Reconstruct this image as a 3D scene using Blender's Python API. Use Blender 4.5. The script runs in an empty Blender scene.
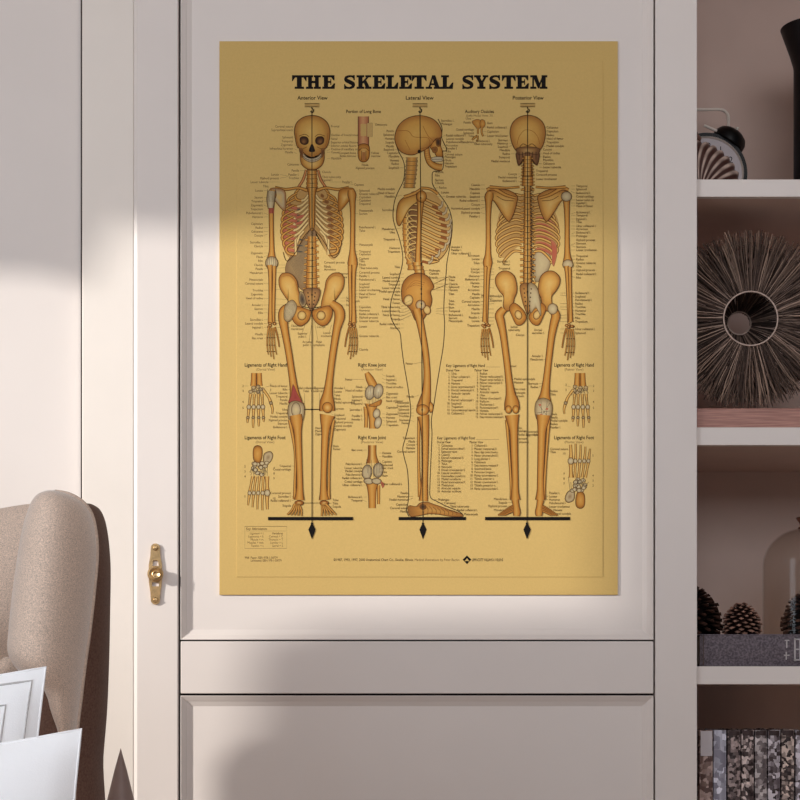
import bpy, bmesh, math, random
from mathutils import Vector, Matrix
from mathutils.geometry import tessellate_polygon
PI = math.pi
S = bpy.context.scene
COL = S.collection
D = 2.5            # camera distance to the cabinet front, metres
EYE = 1.0          # camera height
PXM = 0.00125      # metres per photo pixel at the cabinet front
HZ = 700           # eye level in the photo

def W(px, py, y=0.0):
    s = PXM * (D + y) / D
    return Vector(((px - 400) * s, y, EYE + (HZ - py) * s))
def lin(c):
    c = c / 255.0
    return c / 12.92 if c <= .04045 else ((c + .055) / 1.055) ** 2.4
def rgb(t): return (lin(t[0]), lin(t[1]), lin(t[2]), 1)

# ------------------------------------------------------------------ camera, world, lights
cam = bpy.data.cameras.new('camera'); cam_o = bpy.data.objects.new('camera', cam); COL.objects.link(cam_o)
cam_o.location = (0, -D, EYE); cam_o.rotation_euler = (PI/2, 0, 0)
cam.sensor_width = 36; cam.lens = 36 * D / (800 * PXM); cam.shift_y = 300 / 800.0
cam.clip_start = .05
S.camera = cam_o
S.view_settings.view_transform = 'Standard'; S.view_settings.look = 'None'
S.view_settings.exposure = 0.04; S.view_settings.gamma = 1.0; S.view_settings.use_curve_mapping = False

wd = bpy.data.worlds.new('daylight'); S.world = wd; wd.use_nodes = True
bg = wd.node_tree.nodes['Background']; bg.inputs[0].default_value = (.84, .88, 1.0, 1); bg.inputs[1].default_value = .12

SUN = Vector((31, 18, -10)).normalized()
sl = bpy.data.lights.new('sun', 'SUN'); so = bpy.data.objects.new('sun', sl); COL.objects.link(so)
sl.energy = 3.45; sl.angle = math.radians(1.6); sl.color = (1, .97, .92)
so.rotation_euler = SUN.to_track_quat('-Z', 'Y').to_euler(); so.location = (-3, -2, 3)

al = bpy.data.lights.new('window_daylight', 'AREA'); ao = bpy.data.objects.new('window_daylight', al); COL.objects.link(ao)
al.shape = 'RECTANGLE'; al.size = 1.6; al.size_y = 1.6; al.energy = 28; al.color = (.78, .885, 1)
ao.location = (-1.64, -1.85, 1.5)
ao.rotation_euler = Vector((1.0, .62, -.04)).to_track_quat('-Z', 'Y').to_euler()

a2 = bpy.data.lights.new('rear_fill', 'AREA'); a2o = bpy.data.objects.new('rear_fill', a2); COL.objects.link(a2o)  # added fill light behind the camera, lifts the bookcase interior
a2.shape = 'RECTANGLE'; a2.size = 1.6; a2.size_y = .9; a2.energy = 23; a2.color = (.94, .95, 1)
a2o.location = (.5, -3.1, 2.1); a2o.rotation_euler = Vector((.05, 1, -.16)).to_track_quat('-Z', 'Y').to_euler()

# ------------------------------------------------------------------ helpers
def wloc(o):
    v = Vector((0, 0, 0))
    while o: v += o.location; o = o.parent
    return v
def tag(o, label=None, cat=None, group=None, kind=None):
    if label: o['label'] = label
    if cat: o['category'] = cat
    if group: o['group'] = group
    if kind: o['kind'] = kind
    return o
def thing(name, label, cat, loc, group=None):
    o = bpy.data.objects.new(name, None); COL.objects.link(o); o.location = loc; o.empty_display_size = .02
    return tag(o, label, cat, group)

class MB:
    """collects world-space geometry and links it as ONE mesh object"""
    def __init__(s): s.v = []; s.f = []; s.c = []; s.boxy = False
    def add(s, vs, fs, col=None):
        b = len(s.v); s.v += [Vector(v) for v in vs]; s.f += [tuple(i + b for i in f) for f in fs]
        s.c += [col or (1, 1, 1, 1)] * len(vs)
    def box(s, a, b, ch=0.0, col=None):
        """axis box, optional chamfer on every edge"""
        x0, x1 = sorted((a[0], b[0])); y0, y1 = sorted((a[1], b[1])); z0, z1 = sorted((a[2], b[2]))
        bm = bmesh.new(); bmesh.ops.create_cube(bm, size=1)
        for v in bm.verts:
            v.co = Vector(((x0+x1)/2 + v.co.x*(x1-x0), (y0+y1)/2 + v.co.y*(y1-y0), (z0+z1)/2 + v.co.z*(z1-z0)))
        s.boxy = s.boxy or ch > 0
        if ch > 0: bmesh.ops.bevel(bm, geom=bm.edges[:], offset=ch, segments=2, profile=.5, affect='EDGES', clamp_overlap=True)
        s.bm(bm, col)
    def bm(s, bm, col=None):
        bm.verts.index_update()
        s.add([v.co.copy() for v in bm.verts], [[v.index for v in f.verts] for f in bm.faces], col); bm.free()
    def lathe(s, prof, o, axis=(0, 0, 1), n=40, col=None, caps=True):
        """prof: list of (r, h) along axis from o"""
        ax = Vector(axis).normalized(); u = ax.orthogonal().normalized(); w = ax.cross(u); o = Vector(o)
        vs = []; fs = []
        for r, h in prof:
            for k in range(n):
                a = 2*PI*k/n; vs.append(o + ax*h + (u*math.cos(a) + w*math.sin(a))*max(r, 1e-5))
        for i in range(len(prof)-1):
            for k in range(n):
                fs.append((i*n+k, i*n+(k+1) % n, (i+1)*n+(k+1) % n, (i+1)*n+k))
        if caps and prof[0][0] > 1e-4: fs.append(tuple(range(n-1, -1, -1)))
        if caps and prof[-1][0] > 1e-4: fs.append(tuple((len(prof)-1)*n+k for k in range(n)))
        s.add(vs, fs, col)
    def tube(s, pts, r, n=8, closed=False, col=None):
        pts = [Vector(p) for p in pts]; m = len(pts); rr = r if isinstance(r, (list, tuple)) else [r]*m
        vs = []; fs = []; up = None
        for i, p in enumerate(pts):
            if closed: t = pts[(i+1) % m] - pts[i-1]
            else: t = pts[min(i+1, m-1)] - pts[max(i-1, 0)]
            t.normalize()
            if up is None: up = t.orthogonal().normalized()
            up = (up - t*up.dot(t)).normalized(); w = t.cross(up)
            for k in range(n):
                a = 2*PI*k/n; vs.append(p + (up*math.cos(a) + w*math.sin(a))*rr[i])
        for i in range(m if closed else m-1):
            j = (i+1) % m
            for k in range(n): fs.append((i*n+k, i*n+(k+1) % n, j*n+(k+1) % n, j*n+k))
        if not closed: fs.append(tuple(range(n-1, -1, -1))); fs.append(tuple((m-1)*n+k for k in range(n)))
        s.add(vs, fs, col)
    def prism(s, loops, y0, y1, col=None):
        """extrude an outline (with holes), given as lists of Vectors in an xz plane, from y0 (front) to y1"""
        flat = [p for l in loops for p in l]; n = len(flat)
        tri = tessellate_polygon([[Vector((p.x, p.z, 0)) for p in l] for l in loops])
        vs = [Vector((p.x, y0, p.z)) for p in flat] + [Vector((p.x, y1, p.z)) for p in flat]
        fs = [tuple(t) for t in tri] + [tuple(i+n for i in reversed(t)) for t in tri]
        b = 0
        for l in loops:
            m = len(l)
            for k in range(m): fs.append((b+k, b+(k+1) % m, b+(k+1) % m+n, b+k+n))
            b += m
        s.add(vs, fs, col)
    def grid(s, fn, nu, nv, col=None, closed_u=False):
        vs = [fn(i/nu, j/nv) for j in range(nv+1) for i in range(nu+1)]; w = nu+1
        s.add(vs, [(j*w+i, j*w+i+1, (j+1)*w+i+1, (j+1)*w+i) for j in range(nv) for i in range(nu)], col)
    def build(s, name, mat, parent=None, loc=None, smooth=True, attr=False, fix=True, angle=40):
        o0 = wloc(parent) if parent else Vector(loc or (0, 0, 0))
        me = bpy.data.meshes.new(name); me.from_pydata([tuple(v - o0) for v in s.v], [], s.f)
        if attr:
            a = me.color_attributes.new('ink', 'FLOAT_COLOR', 'POINT')
            a.data.foreach_set('color', [x for c in s.c for x in c])
        if fix:
            b = bmesh.new(); b.from_mesh(me); bmesh.ops.recalc_face_normals(b, faces=b.faces[:]); b.to_mesh(me); b.free()
        me.materials.append(mat)
        if smooth:
            me.polygons.foreach_set('use_smooth', [True]*len(me.polygons))
            if fix: me.set_sharp_from_angle(angle=math.radians(12 if s.boxy else angle))
        me.update()
        o = bpy.data.objects.new(name, me); COL.objects.link(o)
        if parent: o.parent = parent
        else: o.location = o0
        return o

def spline(pts, n=8, closed=False):
    """Catmull-Rom through tuples of any length"""
    m = len(pts); out = []
    for i in range(m if closed else m-1):
        P = [pts[(i+k) % m] if closed else pts[min(max(i+k, 0), m-1)] for k in (-1, 0, 1, 2)]
        for q in range(n):
            t = q/n
            out.append(tuple(.5*(2*b + (c-a)*t + (2*a-5*b+4*c-d)*t*t + (3*b-a-3*c+d)*t**3) for a, b, c, d in zip(*P)))
    if not closed: out.append(tuple(pts[-1]))
    return out

def lerp_tab(tab, y):
    for (a, va), (b, vb) in zip(tab, tab[1:]):
        if y <= b: return va + (vb-va)*(max(y, a)-a)/(b-a)
    return tab[-1][1]

# ------------------------------------------------------------------ materials
def mat(name, col, rough=.6, amp=.04, scale=60, bump=0.0, bscale=None, metal=0.0, col2=None, stretch=(1, 1, 1), spec=.5, sheen=0, detail=3, attr=None):
    m = bpy.data.materials.new(name); m.use_nodes = True; nt = m.node_tree; N = nt.nodes; L = nt.links
    p = N['Principled BSDF']; p.inputs['Roughness'].default_value = rough; p.inputs['Metallic'].default_value = metal
    p.inputs['Specular IOR Level'].default_value = spec
    if sheen: p.inputs['Sheen Weight'].default_value = sheen; p.inputs['Sheen Roughness'].default_value = .4
    tc = N.new('ShaderNodeTexCoord'); mp = N.new('ShaderNodeMapping'); mp.inputs['Scale'].default_value = stretch
    L.new(tc.outputs['Object'], mp.inputs[0])
    nz = N.new('ShaderNodeTexNoise'); nz.inputs['Scale'].default_value = scale; nz.inputs['Detail'].default_value = detail
    L.new(mp.outputs[0], nz.inputs['Vector'])
    rp = N.new('ShaderNodeValToRGB'); c = rgb(col)
    a = rgb(col2) if col2 else tuple(x*(1-2*amp) for x in c[:3]) + (1,)
    b = c if col2 else tuple(min(1, x*(1+2*amp)) for x in c[:3]) + (1,)
    rp.color_ramp.elements[0].position = .3; rp.color_ramp.elements[1].position = .7
    rp.color_ramp.elements[0].color = a; rp.color_ramp.elements[1].color = b
    L.new(nz.outputs['Fac'], rp.inputs[0])
    out = rp.outputs[0]
    if attr:
        at = N.new('ShaderNodeVertexColor'); at.layer_name = 'ink'
        mx = N.new('ShaderNodeMix'); mx.data_type = 'RGBA'; mx.blend_type = 'MULTIPLY'; mx.inputs[0].default_value = 1
        L.new(at.outputs[0], mx.inputs[6]); L.new(out, mx.inputs[7]); out = mx.outputs[2]
    L.new(out, p.inputs['Base Color'])
    if bump:
        n2 = N.new('ShaderNodeTexNoise'); n2.inputs['Scale'].default_value = bscale or scale*4; n2.inputs['Detail'].default_value = 2
        L.new(mp.outputs[0], n2.inputs['Vector'])
        bp = N.new('ShaderNodeBump'); bp.inputs['Strength'].default_value = bump; bp.inputs['Distance'].default_value = .001
        L.new(n2.outputs['Fac'], bp.inputs['Height']); L.new(bp.outputs[0], p.inputs['Normal'])
    return m

M = {}
M['paint'] = mat('pale painted wood', (227, 217, 210), .42, .012, 5, .03, 500, spec=.3)
M['plaster'] = mat('pale wall paint', (236, 226, 216), .6, .015, 6, .05, 400, spec=.2)
M['floor'] = mat('oak floor', (196, 166, 142), .5, .12, 12, stretch=(1, 12, 1))
M['brown'] = mat('brown painted board', (212, 187, 174), .6, .03, 8, .05, 300, spec=.2)
M['gap'] = mat('dark joint', (60, 48, 46), .8, .03, 40)
M['brass'] = mat('aged brass', (196, 164, 118), .34, .12, 160, metal=.9)
M['board'] = mat('reddish wood', (190, 138, 122), .5, .05, 26, .1, 120, col2=(148, 100, 88), stretch=(1, 6, 22))
M['black'] = mat('black enamel', (10, 9, 9), .4, .05, 40, spec=.22)
M['blackm'] = mat('black ceramic', (15, 11, 12), .45, .05, 40, spec=.3)
M['chrome'] = mat('steel', (240, 230, 218), .35, .03, 60, metal=.15)
M['face'] = mat('clock dial paper', (205, 196, 198), .6, .015, 60)
M['numeral'] = mat('dial ink', (40, 34, 36), .6, .05, 60)
M['twig'] = mat('dry twigs', (255, 255, 255), .75, .12, 220, attr=True, spec=.2)
M['cane'] = mat('pale cane ring', (196, 172, 158), .6, .08, 200)
M['cone'] = mat('pine cone scales', (255, 255, 255), .8, .15, 260, attr=True, spec=.15)
M['shell'] = mat('ribbed shell', (255, 255, 255), .45, .08, 150, attr=True)
M['linen'] = mat('grey book linen', (98, 88, 94), .8, .22, 420, .3, 900, detail=1)
M['pages'] = mat('paper pages', (205, 195, 182), .8, .06, 300, stretch=(1, 1, 1))
M['mark'] = mat('pale lettering', (190, 182, 182), .6, .05, 200)
M['copper'] = mat('copper brown knob', (128, 84, 66), .3, .08, 90, metal=.5)
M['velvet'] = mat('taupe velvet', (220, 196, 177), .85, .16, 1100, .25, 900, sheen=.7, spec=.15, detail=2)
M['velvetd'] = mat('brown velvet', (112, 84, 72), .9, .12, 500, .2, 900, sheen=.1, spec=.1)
M['pipe'] = mat('pale piping', (205, 182, 164), .8, .08, 500)
M['cotton'] = mat('white cotton', (253, 252, 252), .8, .003, 24, .15, 700, spec=.15)
M['trim'] = mat('grey ribbon', (196, 192, 190), .8, .05, 300)
M['leg'] = mat('dark walnut', (70, 46, 34), .4, .1, 40, stretch=(1, 1, .1))
M['taupe'] = mat('taupe shadow tone', (142, 122, 116), .5, .04, 30)
PAPER = (206, 173, 106)
M['paper'] = mat('golden kraft paper', PAPER, .75, .014, 420, .1, 900, spec=.15, detail=4)
M['ink'] = mat('printing ink', (255, 255, 255), .75, .03, 300, attr=True, spec=.15)

g = bpy.data.materials.new('clear glass'); g.use_nodes = True; nt = g.node_tree; nt.nodes.clear()
o_ = nt.nodes.new('ShaderNodeOutputMaterial'); mx = nt.nodes.new('ShaderNodeMixShader'); tr = nt.nodes.new('ShaderNodeBsdfTransparent'); gl = nt.nodes.new('ShaderNodeBsdfGlossy')
lw = nt.nodes.new('ShaderNodeLayerWeight'); lw.inputs[0].default_value = .5; pw = nt.nodes.new('ShaderNodeMath'); pw.operation = 'POWER'; pw.inputs[1].default_value = 4.0; ml = nt.nodes.new('ShaderNodeMath'); ml.operation = 'MULTIPLY_ADD'; ml.inputs[1].default_value = .42; ml.inputs[2].default_value = .012; tr.inputs[0].default_value = (.93, .91, .89, 1); gl.inputs['Roughness'].default_value = .06
nt.links.new(lw.outputs[1], pw.inputs[0]); nt.links.new(pw.outputs[0], ml.inputs[0]); nt.links.new(ml.outputs[0], mx.inputs[0]); nt.links.new(tr.outputs[0], mx.inputs[1]); nt.links.new(gl.outputs[0], mx.inputs[2]); nt.links.new(mx.outputs[0], o_.inputs[0])
M['glass'] = g

def spine_mat(name, base, light, dark, seed, scale):
    """book cloth printed with blocky pale ornaments"""
    m = bpy.data.materials.new(name); m.use_nodes = True; nt = m.node_tree; N = nt.nodes; L = nt.links; p = N['Principled BSDF']
    p.inputs['Roughness'].default_value = .6
    tc = N.new('ShaderNodeTexCoord'); mp = N.new('ShaderNodeMapping'); mp.inputs['Location'].default_value = (seed*1.7, seed*.9, seed*2.3); mp.inputs['Scale'].default_value = (1.1, .3, 1)
    L.new(tc.outputs['Object'], mp.inputs[0])
    v = N.new('ShaderNodeTexVoronoi'); v.distance = 'CHEBYCHEV'; v.inputs['Scale'].default_value = scale; L.new(mp.outputs[0], v.inputs['Vector'])
    sp = N.new('ShaderNodeSeparateColor'); L.new(v.outputs['Color'], sp.inputs[0])
    rp = N.new('ShaderNodeValToRGB'); cr = rp.color_ramp; cr.elements[0].color = rgb(dark); cr.elements[1].color = rgb(tuple(min(255, q*1.15) for q in light))
    cr.elements[0].position = .18; cr.elements[1].position = .92; e = cr.elements.new(.5); e.color = rgb(base)
    L.new(sp.outputs[0], rp.inputs[0]); L.new(rp.outputs[0], p.inputs['Base Color'])
    return m

# ------------------------------------------------------------------ structure
b = MB(); b.box((-1.7, -3.2, -.05), (1.7, .42, 0)); tag(b.build('floor', M['floor'], smooth=False), kind='structure')
b = MB(); b.box((-1.7, .33, 0), (1.7, .42, 2.6)); tag(b.build('wall_back', M['plaster'], smooth=False), kind='structure')
b = MB(); b.box((-1.7, -3.2, 2.6), (1.7, .42, 2.65)); tag(b.build('ceiling', M['plaster'], smooth=False), kind='structure')
# unseen left wall added to mask the sun; opening traced from the wanted patch
XW = -1.70
def toward_sun(px, py):
    p = W(px, py, 0.0); t = (p.x - XW) / SUN.x
    return p - SUN*t
hole_px = [(-70, 262), (40, 266), (82, 286), (130, 218), (160, 232), (300, 224), (604, 222), (609, 610), (470, 616), (330, 620), (262, 640), (252, 690), (243, 740), (238, 830), (-70, 830)]
hole = [toward_sun(*q) for q in hole_px]
outer = [(-3.2, 0), (-3.2, 2.6), (.33, 2.6), (.33, 0)]
loops = [[Vector((y, z, 0)) for y, z in outer], [Vector((p.y, p.z, 0)) for p in hole]]
tri = tessellate_polygon(loops); flat = [p for l in loops for p in l]
b = MB(); n = len(flat)
b.add([Vector((XW, p.x, p.y)) for p in flat] + [Vector((XW-.01, p.x, p.y)) for p in flat], [tuple(t) for t in tri] + [tuple(i+n for i in t) for t in tri])
tag(b.build('wall_left_sun_mask', M['plaster'], smooth=False), kind='structure')
# panelling left of the cabinet
b = MB(); b.box((-1.7, .016, 0), (W(79.2, 0).x, .33, 2.4)); tag(b.build('trim_1', M['paint'], smooth=False), kind='structure')
b = MB()
x0 = W(82, 0).x; x1 = W(133.6, 0).x; zt = 2.4; zb = 0.0
b.box((x0, 0.0, zb), (x1, .33, zt), .0012); tag(b.build('trim_2', M['plaster']), kind='structure')
b = MB(); b.box((W(79.2, 0).x, .012, zb), (x0, .33, zt)); tag(b.build('trim_3', M['gap'], smooth=False), kind='structure')

# ------------------------------------------------------------------ cabinet
cab = thing('cabinet', 'tall pale painted cabinet with framed panels, behind the yellow skeleton poster', 'cabinet', (W(400, 0).x, .15, 0))
def vbox(name, pxa, pxb, y0, y1, za, zb_, m, parent, ch=.0008):
    b = MB(); b.box((W(pxa, 0).x, y0, za), (W(pxb, 0).x, y1, zb_), ch); return b.build(name, m, parent)
vbox('carcass', 134.2, 655.0, .016, .325, 0.0, zt, M['gap'], cab, 0)
# left stile with a chamfered left edge
b = MB(); xa = W(133.8, 0).x; xb = W(137.4, 0).x; xc = W(178.4, 0).x
prof = [(xa, .016), (xa, .0004), (xb, -.0018), (xc - .0012, -.0018), (xc, -.0008), (xc, .016)]
vs = [Vector((x, y, z)) for z in (0, zt) for x, y in prof]; k = len(prof)
b.add(vs, [tuple((i, (i+1) % k, (i+1) % k + k, i+k)) for i in range(k)] + [tuple(range(k)), tuple(range(2*k-1, k-1, -1))])
b.build('stile', M['paint'], cab, smooth=False)
ZR0, ZR1 = W(0, 694, 0).z, W(0, 640.6, 0).z
b = MB(); b.box((W(180.6, 0).x, 0, ZR0 + .0006), (W(653.5, 0).x, .016, ZR1 - .0008), .001); b.build('rail', M['paint'], cab)
def framed(nm, z0, z1):
    """recessed panel with a mitred two-step moulding round it"""
    xl, xr = W(180.6, 0).x, W(653.5, 0).x
    prof = [(0, .0), (.0006, -.0004), (.0062, .0036), (.0072, .0046), (.0132, .0078)]
    b = MB(); vs = []
    for d, y in prof: vs += [Vector((xl+d, y, z0+d)), Vector((xr-d, y, z0+d)), Vector((xr-d, y, z1-d)), Vector((xl+d, y, z1-d))]
    vs += [Vector((x, .016, z)) for x, z in ((xl, z0), (xr, z0), (xr, z1), (xl, z1))]
    fs = []
    for i in range(len(prof)-1):
        for q in range(4): fs.append((i*4+q, i*4+(q+1) % 4, (i+1)*4+(q+1) % 4, (i+1)*4+q))
    e = len(prof)*4
    for q in range(4): fs.append((e+q, e+(q+1) % 4, (q+1) % 4, q))
    b.add(vs, fs); b.build('moulding', M['paint'], cab, smooth=False)
    d = prof[-1][0]
    b = MB(); b.box((xl+d, .0079, z0+d), (xr-d, .0159, z1-d)); b.build(nm, M['paint'], cab, smooth=False)
framed('upper_panel', W(0, 639.8).z, 2.36)
framed('lower_panel', .10, W(0, 695.6).z)
vbox('plinth', 180.6, 653, .0, .016, 0, .099, M['paint'], cab)
vbox('top_rail', 180.6, 653, .0, .016, 2.361, zt, M['paint'], cab)

# latch on the stile
YS = -.0018
latch = thing('cabinet_latch', 'aged brass latch plate with round knob on the pale cabinet stile', 'latch', W(155.5, 605, YS))
def circ(cx, cy, r, a0, a1, n, y=YS): return [W(cx + r*math.cos(a0+(a1-a0)*i/n), cy + r*math.sin(a0+(a1-a0)*i/n), y) for i in range(n+1)]
outl = circ(155.6, 548.2, 4.6, PI*1.08, PI*1.92, 10) + [W(160.6, 556, YS), W(162.2, 565, YS)] + circ(155.6, 574, 8.0, -.6, .6, 8) + [W(162, 583, YS), W(160.6, 592, YS)] \
     + circ(155.6, 600, 4.6, PI*.08, PI*.92, 10) + [W(150.6, 592, YS), W(149.2, 583, YS)] + circ(155.6, 574, 8.0, PI-.6, PI+.6, 8) + [W(149, 565, YS), W(150.6, 556, YS)]
def rect(x0, y0, x1, y1, dx=0): return [W(x0+dx, y0, YS), W(x1-dx, y0, YS), W(x1, y1, YS), W(x0, y1, YS)]
b = MB(); b.prism([outl, rect(152.6, 560.6, 159.0, 566.0, .8), rect(152.2, 582.4, 159.2, 586.4)], YS-.003, YS)
b.build('plate', M['brass'], latch, smooth=False)
for cy in (548, 600):
    b = MB(); b.lathe([(.0032, 0), (.0032, .001), (.0022, .0022), (0, .0025)], W(155.6, cy, YS-.003), (0, -1, 0), 16)
    b.box(W(153.8, cy-.4, YS-.0058), W(157.4, cy+.4, YS-.0048)); b.build('screw', M['brass'], latch)
b = MB(); b.lathe([(.0092, 0), (.0092, .0015), (.0084, .003), (.0076, .0035), (.0052, .004), (.0050, .005), (.0062, .006), (.0082, .0075), (.0084, .009), (.0068, .0108), (.0048, .010), (.0036, .0092), (0, .0092)], W(155.6, 574, YS-.0031), (0, -1, 0), 36)
b.build('knob', M['brass'], latch)
b = MB(); cc = W(156.0, 574.6, YS-.0140)
b.tube([cc + Vector((.0042*math.cos(a), 0, .0042*math.sin(a))) for a in [PI*.25 + PI*1.5*i/14 for i in range(15)]], .0012, 8)
b.build('knob_ring', M['brass'], latch)

# ------------------------------------------------------------------ bookcase
BX0, BX1, BD = W(697, 0).x, W(1120, 0).x, .30
bc = thing('bookcase', 'built-in open bookcase with cream shelf edges and brown interior, right of the cabinet', 'bookcase', ((BX0+BX1)/2, .15, 0))
b = MB(); b.box((W(655.2, 0).x, -.0008, 0), (BX0, .022, zt), .0008); b.build('face_stile', M['paint'], bc)
b = MB(); b.box((BX1, -.0008, 0), (BX1+.05, .022, zt), .0008); b.build('face_stile', M['paint'], bc)
for xa in (BX0-.02, BX1): 
    b = MB(); b.box((xa, .0225, 0), (xa+.02, BD+.02, zt)); b.build('side_panel', M['brown'], bc, smooth=False)
b = MB(); b.box((BX0+.0001, BD, 0), (BX1-.0001, BD+.02, zt)); b.build('back_panel', M['brown'], bc, smooth=False)
YF = .006
SH = []
for ya, yb in ((179.3, 196.8), (427.3, 445.2), (666.3, 684.4), (935, 955), (-150, -132)):
    z1, z0 = W(0, ya, YF).z, W(0, yb, YF).z; SH.append(z1)
    b = MB(); b.box((BX0+.0002, YF+.012, z0+.0003), (BX1-.0002, BD-.0002, z1-.0002)); s_ = b.build('shelf', M['brown'], bc, smooth=False)
    b = MB(); b.box((BX0+.0002, YF, z0), (BX1-.0002, YF+.0118, z1), .0008); b.build('edge_strip', M['paint'], s_)

# ------------------------------------------------------------------ alarm clock (upper shelf)
yc = .20; zs = SH[0]
C = W(707, 173, yc); R = 41*PXM*(D+yc)/D; C.z = max(C.z, zs + R + .003)
clk = thing('alarm_clock', 'black twin-bell alarm clock with pale dial and steel handle on the upper shelf', 'alarm clock', (C.x, yc+.02, zs))
b = MB(); b.lathe([(R*.93, .052), (R, .046), (R, .004), (R*.985, 0), (R*.90, 0), (R*.885, .004)], C, (0, 1, 0), 64); b.build('case', M['black'], clk)
b = MB(); b.lathe([(R*.90, 0), (R*.885, -.0018), (R*.865, 0.0), (R*.86, .003)], C, (0, 1, 0), 64, None, False); b.build('bezel', M['chrome'], clk)
b = MB(); b.lathe([(0, .003), (R*.86, .003), (R*.86, .005)], C, (0, 1, 0), 64); dial = b.build('dial', M['face'], clk)
def font_mesh(txt, size, align='CENTER', bold=0.0, res=2):
    cu = bpy.data.curves.new('t', 'FONT'); cu.body = txt; cu.size = size; cu.align_x = align; cu.resolution_u = res; cu.offset = bold
    o = bpy.data.objects.new('t', cu); COL.objects.link(o)
    dg = bpy.context.evaluated_depsgraph_get(); dg.update()
    me = bpy.data.meshes.new_from_object(o.evaluated_get(dg))
    vs = [v.co.copy() for v in me.vertices]; fs = [tuple(p.vertices) for p in me.polygons]
    bpy.data.objects.remove(o); bpy.data.curves.remove(cu); bpy.data.meshes.remove(me)
    return vs, fs
b = MB()
for h in range(1, 13):
    a = PI/2 - h*PI/6; vs, fs = font_mesh(str(h), .0125)
    b.add([Vector((C.x + R*.68*math.cos(a) + v.x, C.y + .0028, C.z + R*.68*math.sin(a) - .0045 + v.y)) for v in vs], fs)
b.build('numerals', M['numeral'], clk, smooth=False, fix=False)
for a, l, w in ((PI*.80, R*.45, .0022), (PI*.62, R*.66, .0016)):
    b = MB(); d = Vector((math.cos(a), 0, math.sin(a))); q = Vector((-d.z, 0, d.x))*w; c0 = C + Vector((0, .0012, 0))
    b.add([c0 - q, c0 + q, c0 + d*l + q*.3, c0 + d*l - q*.3] + [p + Vector((0, .0008, 0)) for p in (c0 - q, c0 + q, c0 + d*l + q*.3, c0 + d*l - q*.3)], [(0, 1, 2, 3), (7, 6, 5, 4), (0, 1, 5, 4), (1, 2, 6, 5), (2, 3, 7, 6), (3, 0, 4, 7)])
    b.build('hand', M['numeral'], clk, smooth=False)
for sx in (1, -1):
    ax = Vector((sx*.56, 0, .83)); rb = .0232
    base = C + ax*R*.95 + Vector((0, .014, 0))
    b = MB(); b.lathe([(rb, 0), (rb*1.0, .004), (rb*.97, .009), (rb*.84, .0145), (rb*.58, .0185), (rb*.25, .0205), (0, .021)], base, ax, 32); bell = b.build('bell', M['black'], clk)
    b = MB(); b.lathe([(.0016, -.002), (.0016, .003), (.0024, .003), (.0024, .0055), (0, .0065)], base + ax*.0205, ax, 14); b.build('finial', M['chrome'], bell)
    b = MB(); b.tube([C + Vector((sx*.030, .024, -R*.80)), Vector((C.x + sx*.038, yc+.024, zs+.004)), Vector((C.x + sx*.040, yc+.024, zs+.0005))], [.003, .0035, .0035], 10); b.build('foot', M['black'], clk)
hx = 24*PXM*(D+yc)/D
b = MB(); zt_ = W(0, 109.6, yc+.022).z; hz = C.z + R + .012
path = [(-hx, hz), (-hx, zt_-.010), (-hx+.003, zt_-.004), (-hx+.010, zt_), (0, zt_), (hx-.010, zt_), (hx-.003, zt_-.004), (hx, zt_-.010), (hx, hz)]
b.tube([Vector((C.x + x, yc+.022, z)) for x, z in spline(path, 5)], .0021, 8); b.build('handle', M['chrome'], clk)
b = MB(); b.tube([W(704, 125.4, yc+.004), W(717, 131, yc+.004)], .0019, 8); hm = b.build('hammer', M['chrome'], clk)

# ribbed shell in front of the clock
zs = SH[0]
sc = W(700, 179, .095); sc.z = zs
rnd = random.Random(4)
shl = thing('seashell', 'ribbed brown and cream seashell lying in front of the black alarm clock', 'shell', (sc.x, sc.y, zs))
b = MB(); NU, NV = 220, 24
CR, BR = rgb((228, 202, 186)), rgb((80, 48, 40))
def shell_pt(u, v):
    th = PI*u                                # from right to left over the top
    rib = .5 + .5*math.cos(u*2*PI*17 + v*5.0)
    prof = (math.sin(min(1, v*1.02)*PI*.5))**.75
    rx, rz = .056, .073*(1 - .10*math.cos(th))
    r = prof*(1 + .055*rib)
    tw = .28*(1-v)
    x = sc.x - .002 + rx*r*math.cos(th + tw*math.sin(th)); z = zs + .0004 + rz*r*max(0, math.sin(th))**.8
    y = sc.y - .030*math.cos(v*PI*.5) * max(.12, math.sin(th)**.5) + .012
    return Vector((x, y, z))
w_ = NU+1; vs = []; cs = []
for j in range(NV+1):
    for i in range(NU+1):
        u, v = i/NU, j/NV; vs.append(shell_pt(u, v)); rib = .5 + .5*math.cos(u*2*PI*17 + v*5.0)
        t = max(0, min(1, (rib-.45)*2.6)); t *= .75 + .25*math.sin(v*23 + i*.3); cs.append(tuple(BR[q] + (CR[q]-BR[q])*t for q in range(3)) + (1,))
b.v = vs; b.c = cs; b.f = [(j*w_+i, j*w_+i+1, (j+1)*w_+i+1, (j+1)*w_+i) for j in range(NV) for i in range(NU)]
base = len(b.v); bk = [Vector((p.x, p.y+.030, p.z)) for p in vs[NV*w_:]]
b.v += bk; b.c += [BR]*len(bk); b.f += [(NV*w_+i, NV*w_+i+1, base+i+1, base+i) for i in range(NU)] + [tuple(base+i for i in range(NU+1))]
b.build('body', M['shell'], shl, attr=True, fix=True)
b = MB(); b.lathe([(.0, -.003), (.006, 0), (.0085, .004), (.006, .009), (.002, .015), (0, .018)], Vector((sc.x-.004, sc.y+.01, zs+.0735)), (-.2, 0, 1), 18); b.build('spire', mat('shell tip', (120, 84, 70), .5, .15, 200), shl)

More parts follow.
